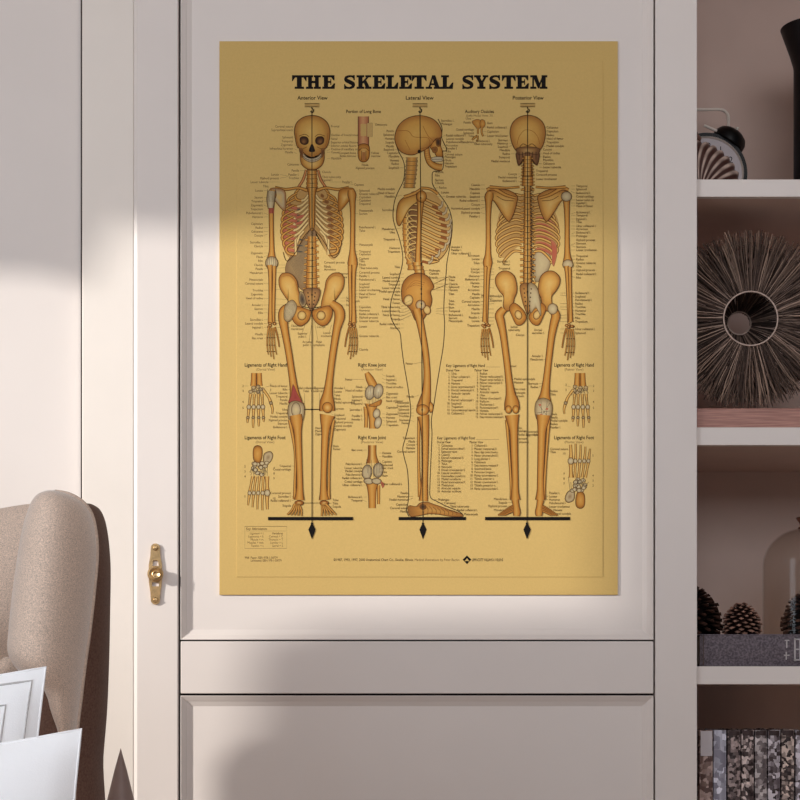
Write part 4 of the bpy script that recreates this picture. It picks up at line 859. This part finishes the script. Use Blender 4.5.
# ---- back view figure
k = Ink(); cx = 527.6
k.blob([(497, 230), (499, 214), (508, 200), (527, 194), (547, 200), (556, 214), (559.6, 230), (557, 246), (552, 256), (540, 250), (527, 240), (514, 250), (503, 258), (499, 248)], c0=(176, 132, 72), c1=(190, 146, 82), c2=(198, 154, 90), out=0)
k.blob([(536, 248), (548, 252), (551, 262), (546, 274), (536, 282), (533, 266)], c0=(206, 184, 136), c1=LG, c2=(150, 128, 92), out=.4)
for s in (-1, 1):
    for i in range(10):
        y = 196 + i*6.2; wd_ = [16, 23, 27, 29.5, 30.8, 31.4, 31.2, 30, 28, 24][i]
        k.limb([(cx+s*6, y, 2.2), (cx+s*13, y-1.6+i*.1, 2.4), (cx+s*wd_*.78, y+3.4, 2.5), (cx+s*wd_, y+10, 2.3), (cx+s*wd_*.93, y+15 if i < 8 else y+11, 1.6)], cols=(DK, LT, HI, MD, DK), out=.5, n=5)
        if s > 0 and 2 < i < 9: k.blob([(cx+9, y+2), (cx+18, y+3), (cx+27, y+9), (cx+28, y+12), (cx+18, y+6.4), (cx+9, y+4.6)], c0=(178, 92, 66), c1=RD, c2=(196, 124, 84), out=0, sm=2)
k.blob([(551, 240), (556, 244), (557, 254), (554, 266), (552, 262), (552, 250)], c0=(186, 96, 72), c1=RD, c2=(190, 120, 84), out=.25)
vert_stack(k, [(527.6, 164), (527.6, 186)], 7, 10, 12, wing=1.5)
vert_stack(k, [(527.6, 186), (527.6, 238), (527.6, 285)], 17, 7.4, 9.6, cols=(OUT, MD, HI, MD, OUT), wing=3.2)
for i in range(26): k.line([(530, 186+i*3.7), (533.6, 188.4+i*3.7), (530.6, 190+i*3.7)], .7, (52, 42, 34))
for s in (-1, 1):
    q = lambda pts: [(cx+s*(x-cx), y) for x, y in pts]
    k.blob(q([(538, 196), (546, 190.6), (556, 189), (566, 191), (570, 195), (564, 199), (560, 203), (555, 211), (549, 219.6), (545.6, 221.4), (541.6, 214), (538.6, 204)]), c0=HI, c1=(212, 158, 78), c2=(160, 100, 44), off=(-s*2, 2), out=.65)
    k.limb(q([(0, 0)]) and [(cx+s*12, 198, 2.2), (cx+s*22, 195, 3), (cx+s*34, 188.6, 3.6), (cx+s*41, 190, 3)], out=.5); k.limb([(cx+s*8, 187, 2), (cx+s*22, 188, 2), (cx+s*38, 187, 3)], out=.45)
    k.line([(cx+s*14, 201), (cx+s*24, 200), (cx+s*31, 196)], .6, OUT, 4)
    ax = cx + s*39.4
    k.limb([(ax-s*2, 192, 6), (ax-s*.8, 197, 8.6), (ax-s*.4, 204, 6), (ax, 220, 4.6), (ax, 240, 4.5), (ax+s*.2, 254, 5.6), (ax+s*.6, 262, 9), (ax+s*.6, 267, 7)])
    if s > 0: k.oval(ax-.6, 196.6, 5.4, 5, c0=(216, 196, 148), c1=LG, c2=GR, out=.5); k.oval(ax+.8, 264.6, 5.4, 5, c0=(216, 196, 148), c1=LG, c2=GR, out=.5)
    k.limb([(ax-s*.6, 266, 5), (ax+s*.2, 276, 3.6), (ax+s*1.4, 300, 3.2), (ax+s*2.2, 323, 3.4)]); k.limb([(ax+s*2.6, 267, 3.6), (ax+s*3, 280, 2.8), (ax+s*3.4, 304, 3), (ax+s*3.6, 322, 4.4)])
    small_hand(k, ax+s*2.6, 323, -s, 38)
    # hip
    k.blob(q([(538.6, 284), (541, 276), (547, 271.4), (554, 271.6), (559.4, 277), (559.6, 284), (556, 291), (551.6, 297), (552, 306), (549, 311), (543, 309), (541, 299), (538.4, 292)]), c0=HI, c1=(214, 160, 78), c2=(160, 102, 46), off=(s*1, -6), out=.65)
    k.blob(q([(529, 316), (533, 309), (541, 303), (546, 308), (543, 317), (539, 324.6), (534, 325), (530, 321)]), c1=MD, c2=DK); k.oval(cx+s*9.2, 315, 3.4, 4.6, s*.4, c0=(228, 194, 124), c1=(220, 180, 108), c2=(150, 98, 48))
k.blob([(520, 286), (527.6, 283), (535, 286), (533, 300), (529, 312), (527.6, 315), (526, 312), (522, 300)], c0=(206, 152, 78), c1=(184, 130, 66), c2=(140, 92, 48))
k.blob([(528, 285), (536, 286), (540, 300), (541, 316), (536, 308), (530, 312)], c0=(206, 188, 142), c1=LG, c2=GR, out=.35)
for i in range(5):
    for s in (-1, 1): k.oval(cx+s*(3.6-i*.45), 289+i*4.2, .7, .9, n=7, out=0, c0=(60, 44, 32), c1=(70, 50, 34), c2=(96, 66, 40))
k.limb([(504, 309, 7), (499.4, 315, 8.4), (500.6, 322, 8), (503, 334, 6.6), (506, 356, 6.2), (508.6, 378, 6.6), (510.4, 393, 9), (511.6, 402, 14), (512, 410, 15)])
k.limb([(551, 308, 7), (555.6, 315, 8.6), (554, 323, 8), (551.4, 336, 6.8), (549, 356, 6.2), (546.6, 378, 6.6), (545, 393, 9), (544, 402, 14), (543.4, 410, 15)])
k.oval(552.6, 309, 5, 5.6, c0=(212, 192, 144), c1=LG, c2=GR, out=.4)
for d in (-3.6, 3.6): k.oval(512+d, 409.6, 3.2, 4, n=10, c0=HI, c1=MD, c2=DK)
k.blob([(536, 402), (543, 398), (551, 402), (552, 412), (548, 424), (540, 424), (535, 414)], c0=(212, 190, 144), c1=LG, c2=GR, out=.5)
for a in (((538, 404), (547, 416)), ((550, 403), (540, 418)), ((537, 413), (550, 411)), ((541, 401), (542, 424)), ((547, 401), (546, 422))): k.line(a, .35, (80, 68, 54))
for px_, py_ in ((540, 405), (547, 409), (541, 415)): k.oval(px_, py_, 1.5, 1.2, n=8, out=0, c0=RD, c1=RD, c2=(196, 140, 100))
for tx, bx, s in ((512, 515, 1), (543.4, 540.4, -1)):
    k.limb([(tx-s*5.4, 420, 3), (bx-s*6, 452, 2.2), (bx-s*4, 484, 2.4), (bx-s*3.2, 499, 4)], out=.45)
    k.limb([(tx, 415, 14), (tx+s*.5, 421, 11.6), (tx+s*1.6, 432, 8), (tx+s*2.2, 452, 7), (bx, 478, 6.2), (bx, 491, 7), (bx+s*.4, 500, 9.6)])
    k.limb([(bx, 500, 7), (bx+s*1, 506, 6), (bx+s*1.6, 512, 7.4), (bx+s*1.4, 516, 6)], out=.5)
    for f in range(4): k.limb([(bx-s*2, 506+f*1.6, 2.4), (bx-s*9, 510+f*1.4, 2), (bx-s*(17-f*2), 515.4, 1.4)], cols=(OUT, DK, MD, DK, OUT), out=.3, n=3)
# skull
k.blob([(517.6, 152), (537.6, 152), (539, 160), (536.4, 165.6), (532, 160), (523, 160), (519, 166), (516.6, 160)], c0=(150, 104, 60), c1=(136, 92, 54), c2=(100, 66, 42), out=.5)
k.blob([(527.6, 115.4), (519, 117.4), (512.6, 123), (510, 131), (511, 140), (514, 148), (519, 153), (524, 151.6), (527.6, 152.6), (531.6, 151.6), (536.6, 153), (541.6, 148), (544.6, 140), (545.4, 131), (543, 123), (536.6, 117.4)], c0=(222, 178, 94), c1=(210, 158, 78), c2=(168, 110, 52), off=(-3, -5), out=.7)
k.line([(517, 145), (519, 137), (523.6, 131), (527.6, 130), (533, 131.6), (537.6, 137), (539.6, 144)], .45, DK, 5); k.line([(519, 148), (523, 144), (527.6, 146), (532, 144), (537, 148)], .7, OUT, 5); k.blob([(516, 149), (523, 147), (531, 147), (540, 149), (537, 155), (527.6, 153), (519, 155)], c0=(196, 156, 92), c1=(150, 106, 60), c2=(110, 74, 44), out=.4, sm=3)
for i in range(6): k.line([(519+i*3.4, 152), (519.4+i*3.3, 160)], .6, (60, 42, 32))
vert_stack(k, [(527.6, 156), (527.6, 176)], 5, 8.6, 10, cols=(OUT, MD, HI, MD, OUT), wing=1)
plumb(k, 527.6, 527, (485, 570), cx); k.oval(527.4, 292, .9, .9, n=7, out=0, c0=BL, c1=BL, c2=BL)
done(k, 'posterior_skeleton_print')

# ---- inset drawings
def hand_print(name, ox, oy, fl, seed):
    """upright hand study: forearm stump at the top, fingers hanging down"""
    k = Ink(); rn = random.Random(seed); X = lambda x: ox + fl*x
    for d in (-2.6, 2.6): k.limb([(X(d), oy, 5), (X(d*1.1), oy+8, 5.2), (X(d*1.2), oy+13, 6)], cols=(DK, MD, LT, MD, DK), out=.45)
    for i in range(9): k.oval(X(rn.uniform(-6, 6)), oy+15+rn.uniform(-2, 5), 2.2, 1.8, n=9, c0=LG, c1=(186, 156, 104), c2=(140, 112, 74), out=.4)
    for i in range(12): x = rn.uniform(-7, 7); k.line([(X(x), oy+12+rn.random()*6), (X(x+rn.uniform(-3, 3)), oy+20+rn.random()*3)], .35, (84, 74, 60))
    for f, (bx, ex, L) in enumerate(((-6, -9, 50), (-2.2, -3.4, 55), (1.8, 2.2, 53.5), (5.4, 7.2, 49))):
        p = [(X(bx), oy+21, 2.7), (X(bx+(ex-bx)*.35), oy+30, 2.0), (X(bx+(ex-bx)*.55), oy+35, 3.0), (X(bx+(ex-bx)*.75), oy+42, 2.0), (X(ex*.98), oy+46, 2.4), (X(ex), oy+L-2, 1.7), (X(ex), oy+L, 1)]
        k.limb(p, cols=(DK, LT, HI, LT, DK), out=.45, n=4)
        k.oval(X(bx+(ex-bx)*.55), oy+34, 2.2, 2.4, n=9, c0=(212, 196, 156), c1=LG, c2=GR, out=.45); k.oval(X(ex*.96), oy+44.6, 1.7, 1.5, n=8, c0=LG, c1=GR, c2=GR, out=.35)
        for q in range(3): k.line([(X(bx-1+q), oy+24), (X(bx+(ex-bx)*.4-1+q), oy+32)], .22, (104, 84, 56))
    k.limb([(X(7), oy+17, 2.6), (X(12), oy+24, 2.2), (X(14), oy+29, 2.8), (X(16), oy+36, 2), (X(15.6), oy+41, 1.2)], cols=(DK, LT, HI, LT, DK), out=.45, n=4); k.oval(X(14.4), oy+30, 1.8, 1.8, n=8, c0=LG, c1=GR, c2=GR, out=.35)
    k.line([(X(-8), oy+13), (X(-12), oy+13)], .25, GR); k.line([(X(9), oy+14), (X(13), oy+13)], .25, GR)
    for sgn, ys in ((-13.5, (14, 19, 30, 36)), (14, (13, 18)),): [text(k, str(i+2), X(sgn), oy+y, 3.2, 'C', .004) for i, y in enumerate(ys)]
    done(k, name)
hand_print('dorsal_hand_print', 256.5, 373, 1, 3); hand_print('palmar_hand_print', 580, 373, -1, 5)
def foot_print(name, ox, oy, up, seed):
    k = Ink(); rn = random.Random(seed); Y = lambda y: oy + up*y; X = lambda x: ox + x*up
    k.blob([(X(-6), Y(2)), (X(-2), Y(0)), (X(2), Y(3)), (X(2), Y(12)), (X(-1), Y(18)), (X(-6), Y(15)), (X(-7), Y(8))], c0=LT, c1=MD, c2=(130, 80, 36)); k.blob([(X(4), Y(9)), (X(10), Y(6)), (X(13), Y(10)), (X(10), Y(17)), (X(4), Y(18))], c0=(150, 120, 84), c1=LG, c2=GR, out=.6)
    for i in range(15): k.oval(X(rn.uniform(-7, 7)), Y(24+rn.uniform(-7, 6)), 2.4, 2, n=9, c0=(212, 196, 154), c1=LG, c2=GR, out=.45)
    for i in range(16): x = rn.uniform(-8, 8); k.line([(X(x), Y(17+rn.random()*8)), (X(x+rn.uniform(-4, 4)), Y(26+rn.random()*6))], .35, (80, 70, 56))
    for f, (bx, ex, L, w) in enumerate(((-7.4, -12, 60, 2), (-4, -7.4, 62, 2), (-.4, -2.6, 64, 2), (3.2, 2.4, 65, 2.1), (7, 7.4, 64, 3.2))):
        k.limb([(X(bx), Y(31), w*1.3), (X(bx+(ex-bx)*.4), Y(40), w*.9), (X(bx+(ex-bx)*.65), Y(47), w*1.4), (X(ex*.95), Y(55), w*.9), (X(ex), Y(L), w*.7)], cols=(DK, LT, HI, LT, DK), out=.45, n=4); k.oval(X(bx+(ex-bx)*.65), Y(47.6), w*.95, w*1.1, n=9, c0=(212, 196, 156), c1=LG, c2=GR, out=.45)
    for i, y in enumerate((22, 27, 32, 52)): text(k, str(i+2), X(-15), Y(y), 3.1, 'C', .004); text(k, str(i+7), X(14), Y(y+2), 3.1, 'C', .004)
    done(k, name)
foot_print('dorsal_foot_print', 260, 445.4, 1, 7); foot_print('plantar_foot_print', 578, 508.6, -1, 9)
def knee_print(name, ox, oy, back):
    k = Ink()
    if not back:
        k.limb([(ox-6, oy, 4), (ox-3, oy+6, 7.6), (ox+1, oy+14, 9), (ox+3, oy+22, 14)], out=.5); k.limb([(ox-7, oy+34, 4), (ox-6.4, oy+46, 3.4), (ox-6.6, oy+55, 3.4)], out=.45); k.limb([(ox-1, oy+31, 14), (ox-1, oy+38, 8), (ox, oy+48, 7), (ox, oy+56, 6.6)], out=.5)
        for cx_, cy_, rx, ry in ((ox-2.6, oy+20, 5, 7.4), (ox+5.6, oy+18.6, 5, 7.6), (ox+4, oy+41, 3.6, 5), (ox+5.4, oy+50, 3.6, 6)): k.oval(cx_, cy_, rx, ry, .2, c0=(216, 200, 160), c1=LG, c2=(130, 112, 86), out=.5)
        k.blob([(ox+4, oy+29), (ox+9, oy+27), (ox+8, oy+32), (ox+2, oy+34), (ox-4, oy+33)], c0=MD, c1=(190, 126, 54), c2=DK, out=.4)
    else:
        k.limb([(ox-1.4, oy, 8), (ox-1.4, oy+10, 8.4), (ox-1, oy+18, 13)], cols=((130, 78, 34), MD, HI, DK, (130, 78, 34)), out=.5); k.limb([(ox+5, oy+40, 3), (ox+5, oy+52, 2.6), (ox+5, oy+59, 2.6)], out=.45); k.limb([(ox-1.4, oy+36, 14), (ox-1.6, oy+44, 9), (ox-1.4, oy+54, 7.4), (ox-1.4, oy+63, 7)], out=.5)
        for cx_, cy_, rx, ry in ((ox-6.6, oy+27, 5, 7.6), (ox+4.6, oy+25, 5.2, 7.6), (ox-5, oy+36, 5, 3), (ox+3, oy+36, 5, 3)): k.oval(cx_, cy_, rx, ry, .1, c0=(190, 172, 132), c1=LG, c2=(120, 104, 80), out=.55)
        k.blob([(ox+7, oy+36), (ox+11, oy+39), (ox+9, oy+43)], c0=RD, c1=RD, c2=RD, out=.3, sm=2)
    for i in range(10): k.line([(ox-7+i*1.6, oy+14+(i*5) % 7), (ox-6+i*1.5, oy+28+(i*3) % 8)], .3, (84, 72, 56))
    done(k, name)
knee_print('anterior_knee_print', 372.6, 372.6, False); knee_print('posterior_knee_print', 373.6, 445.2, True)
k = Ink()
k.limb([(363.4, 116.4, 10.6), (363.4, 146, 10.8)], cols=((160, 92, 60), (196, 130, 86), (210, 156, 102), (196, 130, 86), (150, 84, 56)), n=2); k.poly([(360.6, 124), (366.4, 124), (366.4, 136), (360.6, 136)], (206, 170, 100)); k.line([(367, 123), (372.4, 123), (372.4, 137), (367, 137)], .3, GR, closed=True); k.poly([(367.2, 123.2), (372.2, 123.2), (372.2, 136.8), (367.2, 136.8)], (204, 168, 102))
k.blob([(358.2, 147), (361, 144), (366, 144), (369.4, 147), (369.2, 157), (366, 161.6), (361, 161.6), (358.2, 157)], c0=HI, c1=MD, c2=DK, out=.6); k.line([(361.6, 160), (361.6, 151), (366, 151), (366, 160)], .6, OUT); k.line([(358.6, 151), (361.6, 148), (366, 148), (369, 151)], .5, OUT); k.poly([(362.2, 152), (365.4, 152), (365.4, 160), (362.2, 160)], (170, 112, 60))
done(k, 'long_bone_print')
k = Ink()
k.blob([(472, 121.6), (477, 119.4), (481, 121), (481.6, 126), (478, 129), (474, 125)], c0=LT, c1=MD, c2=(190, 128, 60), out=.45); k.blob([(481, 119.8), (484.4, 120.6), (485.2, 125), (482.6, 128), (480, 125)], c0=LT, c1=MD, c2=(190, 128, 60), out=.45); k.limb([(482, 127, 2), (481.6, 132, 1.6), (483.2, 136.4, 1.6)], out=.4); k.limb([(478, 128, 1.8), (477.8, 134, 1.4)], out=.4); k.limb([(477.6, 135.4, 1.6), (474, 138, 2), (472, 140, 1.4)], out=.4); k.limb([(477.6, 135.4, 1.6), (477.8, 139, 1.4), (476.6, 141.4, 1.2)], out=.4)
done(k, 'ear_bone_print')


# ------------------------------------------------------------------ armchair
YW = -.74
ch = thing('armchair', 'taupe velvet wingback armchair with tufted back at the left edge', 'armchair', (-.66, -.70, 0))
def pad(name, outl_l, outl_r, yfront, ythick, yflat, m, parent, n_rows=60, nu=24, e=2.4, ytop=None, full=36):
    """upholstered pad: left and right outlines (py, px) at plane yflat, bulging towards the viewer"""
    y0, y1 = outl_l[0][0], outl_l[-1][0]
    b = MB(); rows = []
    for j in range(n_rows+1):
        f = (j/n_rows)**1.8; py = y0 + (y1-y0)*f
        a, c = lerp_tab(outl_l, py), lerp_tab(outl_r, py); hw = max((c-a)/2, 1e-3); cx = (a+c)/2; row = []
        dpt = ythick*min(1, hw/full)**.6
        for i in range(nu+1):
            s = -math.cos(PI*i/nu); q = (max(0, 1-abs(s)**e))**(1/e)
            p = W(cx + s*hw, py, yflat); row.append(Vector((p.x, yflat - dpt*q, p.z)))
        rows.append(row)
    w = nu+1; vs = [p for r in rows for p in r]; fs = [(j*w+i, j*w+i+1, (j+1)*w+i+1, (j+1)*w+i) for j in range(n_rows) for i in range(nu)]
    b.add(vs, fs)
    bv = [Vector((p.x, yflat + .003, p.z)) for r in rows for p in (r[0], r[-1])]
    b.add([p for r in rows for p in (r[0], r[-1])] + bv, [(2*j+o, 2*j+2+o, 2*j+2+o+2*len(rows), 2*j+o+2*len(rows)) for j in range(n_rows) for o in (0, 1)] + [(2*j+2*len(rows), 2*j+1+2*len(rows), 2*j+3+2*len(rows), 2*j+2+2*len(rows)) for j in range(n_rows)])
    return b.build(name, m, parent, fix=True, angle=75)
def tab(pts, n=6): return [(y, x) for x, y in spline(pts, n)]
wl = tab([(56, 492), (44, 495), (35.5, 502), (29.5, 516), (25, 532), (20, 560), (15, 595), (11.5, 630), (11, 655), (24, 674), (46, 690), (53, 712), (60, 733), (66, 765), (70, 805), (72, 870)])
wr = tab([(56, 492), (68, 494), (79, 499), (88, 507), (94, 519), (97.5, 540), (97.5, 562), (94.5, 595), (90.5, 630), (86, 662), (82, 695), (77.5, 733), (75.5, 770), (75, 805), (76, 870)])
wl.sort(); wr = sorted((y, x-1.6) for y, x in wr)
wing = pad('wing', wl, wr, 0, .070, YW, M['velvet'], ch, e=2.0)
b = MB(); b.tube([W(x+.3, y, YW+.002) for y, x in wr[::2]], .0022, 8); b.tube([W(x, y, YW+.002) for y, x in wl[::2]], .0016, 8); b.build('piping', M['pipe'], wing)
YO = -.60
ol = tab([(92, 504), (80, 510), (70, 525), (60, 560), (50, 620), (40, 700), (36, 800), (36, 870)])
orr = tab([(92, 504), (99, 507.5), (104, 515), (107.5, 527), (110, 545), (111.5, 570), (111, 610), (110, 660), (108, 710), (104.6, 752), (104.2, 768), (106, 800), (110, 870)])
ol.sort(); orr = sorted((y, x-1.2) for y, x in orr)
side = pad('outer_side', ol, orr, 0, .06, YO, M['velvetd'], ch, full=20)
# left wing and side: mirror of the visible pair about the chair's centre
for src in (wing, side):
    c = src.copy(); COL.objects.link(c); c.scale.x = -1
for chd in list(wing.children):
    pass
# back with buttons
YB = -.50; cxs = -.66
def back_pt(u, v):
    x = -.315 - .69*u; z = .45 + (1.214 - .05*math.exp(-u/.03) - .05*math.exp(-(1-u)/.03) - .045*math.sin(PI*min(1,u*1.3)) - .45)*v
    zz = z
    bul = .05*(1-abs(2*u-1)**6)*(1-max(0, (v-.80)/.20)**2.2)**.5 if v < 1 else 0
    d = 0
    for bx, bz in BUT:
        q = ((x-bx)**2 + (z-bz)**2); d += .022*math.exp(-q/.0010) 
    return Vector((x, YB - bul + d*(1 if v < .95 else 0), zz))
pB = W(8, 668, YB-.03)
BUT = [(pB.x - i*.17 + (0 if j % 2 == 0 else -.085), pB.z + .0 - j*.13) for j in range(-0, 4) for i in range(0, 4)]
BUT = [q for q in BUT if -.93 < q[0]]
b = MB(); b.grid(back_pt, 120, 120)
bb = [back_pt(u/60, 1) for u in range(61)]
b.add([p for p in bb] + [p + Vector((0, .06, -.004)) for p in bb] + [Vector((p.x, YB+.06, .40)) for p in bb], [(i, i+1, 62+i, 61+i) for i in range(60)] + [(61+i, 62+i, 123+i, 122+i) for i in range(60)])
b.build('backrest', M['velvet'], ch, angle=60)
for bx, bz in BUT:
    b = MB(); b.lathe([(.011, 0), (.0105, .004), (.006, .0075), (0, .0085)], (bx, YB-.029, bz), (0, -1, 0), 16); b.build('button', M['velvet'], ch)
def rbox(name, a, c, r, m, parent):
    bm = bmesh.new(); bmesh.ops.create_cube(bm, size=1)
    a, c = Vector(a), Vector(c)
    for v in bm.verts: v.co = Vector(((a[q]+c[q])/2 + v.co[q]*abs(c[q]-a[q]) for q in range(3)))
    bmesh.ops.bevel(bm, geom=bm.edges[:], offset=r, segments=5, profile=.5, affect='EDGES', clamp_overlap=True)
    b = MB(); b.bm(bm); return b.build(name, m, parent, angle=80)
rbox('seat', (-.96, -1.22, .22), (-.36, -.52, .51), .05, M['velvet'], ch)
rbox('armrest', (-.375, -1.18, .22), (-.275, -.60, .64), .04, M['velvet'], ch)
rbox('armrest', (-1.045, -1.18, .22), (-.945, -.60, .64), .04, M['velvet'], ch)
for x in (-.99, -.33):
    for y in (-1.12, -.56):
        b = MB(); b.tube([(x, y, .24), (x, y, .0)], [.024, .015], 14); b.build('leg', M['leg'], ch)

# cushions
def cushion(name, label, corner, w, h, t, roll, lean, m, lines, seed, group=None):
    """square pillow; its top right corner sits at 'corner'"""
    rn = random.Random(seed)
    X = Vector((math.cos(roll), 0, math.sin(roll))); Z0 = Vector((-math.sin(roll), 0, math.cos(roll)))
    Z = (Z0*math.cos(lean) + Vector((0, math.sin(lean), 0))).normalized(); Nn = X.cross(Z); Nn = -Nn if Nn.y > 0 else Nn
    def pt(u, v, side):
        cu = u*(1 - .075*(1-v*v)); cv = v*(1 - .075*(1-u*u))
        th = t*max(0, (1-abs(u)**2.2)*(1-abs(v)**2.2))**.62
        wob = .003*math.sin(5*u+seed)*math.sin(4*v+1.3*seed)*(1-u*u)*(1-v*v)
        return corner + X*(cu-1)*w/2 + Z*(cv-1)*h/2 + Nn*side*(th + wob)
    cm = corner - X*w/2 - Z*h
    o = thing(name, label, 'cushion', cm, group)
    b = MB()
    for s in (1, -1): b.grid(lambda a, c: pt(2*a-1, 2*c-1, s), 48, 48)
    cv = b.build('cover', m, o, angle=120)
    b = MB(); n = 40
    ring = [(-1 + 2*i/n, 1) for i in range(n)] + [(1, 1-2*i/n) for i in range(n)] + [(1-2*i/n, -1) for i in range(n)] + [(-1, -1+2*i/n) for i in range(n)]
    b.tube([pt(u, v, 0) for u, v in ring], .0009, 8, True); b.build('seam', M['cotton'], o)
    for q in lines:
        b = MB(); b.tube([pt(u*q, v*q, 1) + Nn*.0002 for u, v in ring], .0009, 6, True); b.build('ribbon', M['trim'], o)
    return o
cushion('cushion', 'white cushion with double grey ribbon border, leaning behind the plain one on the armchair', W(46, 667, -.86), .48, .50, .065, .035, .16, M['cotton'], (.96, .885), 1)
cushion('cushion', 'plain white cushion in front, on the taupe armchair', W(81.5, 729, -1.02), .50, .47, .075, .06, .14, M['cotton'], (), 2)

# added cone standing in for a shadow-like spike beside the chair
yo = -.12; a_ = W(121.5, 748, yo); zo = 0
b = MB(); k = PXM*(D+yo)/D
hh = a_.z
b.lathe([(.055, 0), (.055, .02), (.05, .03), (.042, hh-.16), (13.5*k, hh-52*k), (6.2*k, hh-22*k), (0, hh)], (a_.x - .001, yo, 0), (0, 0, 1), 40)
tag(b.build('shadow_spike', M['taupe'], loc=(a_.x, yo, 0)), 'slender taupe cone standing in for a shadow-like spike between the armchair and the cabinet', 'shadow stand-in')
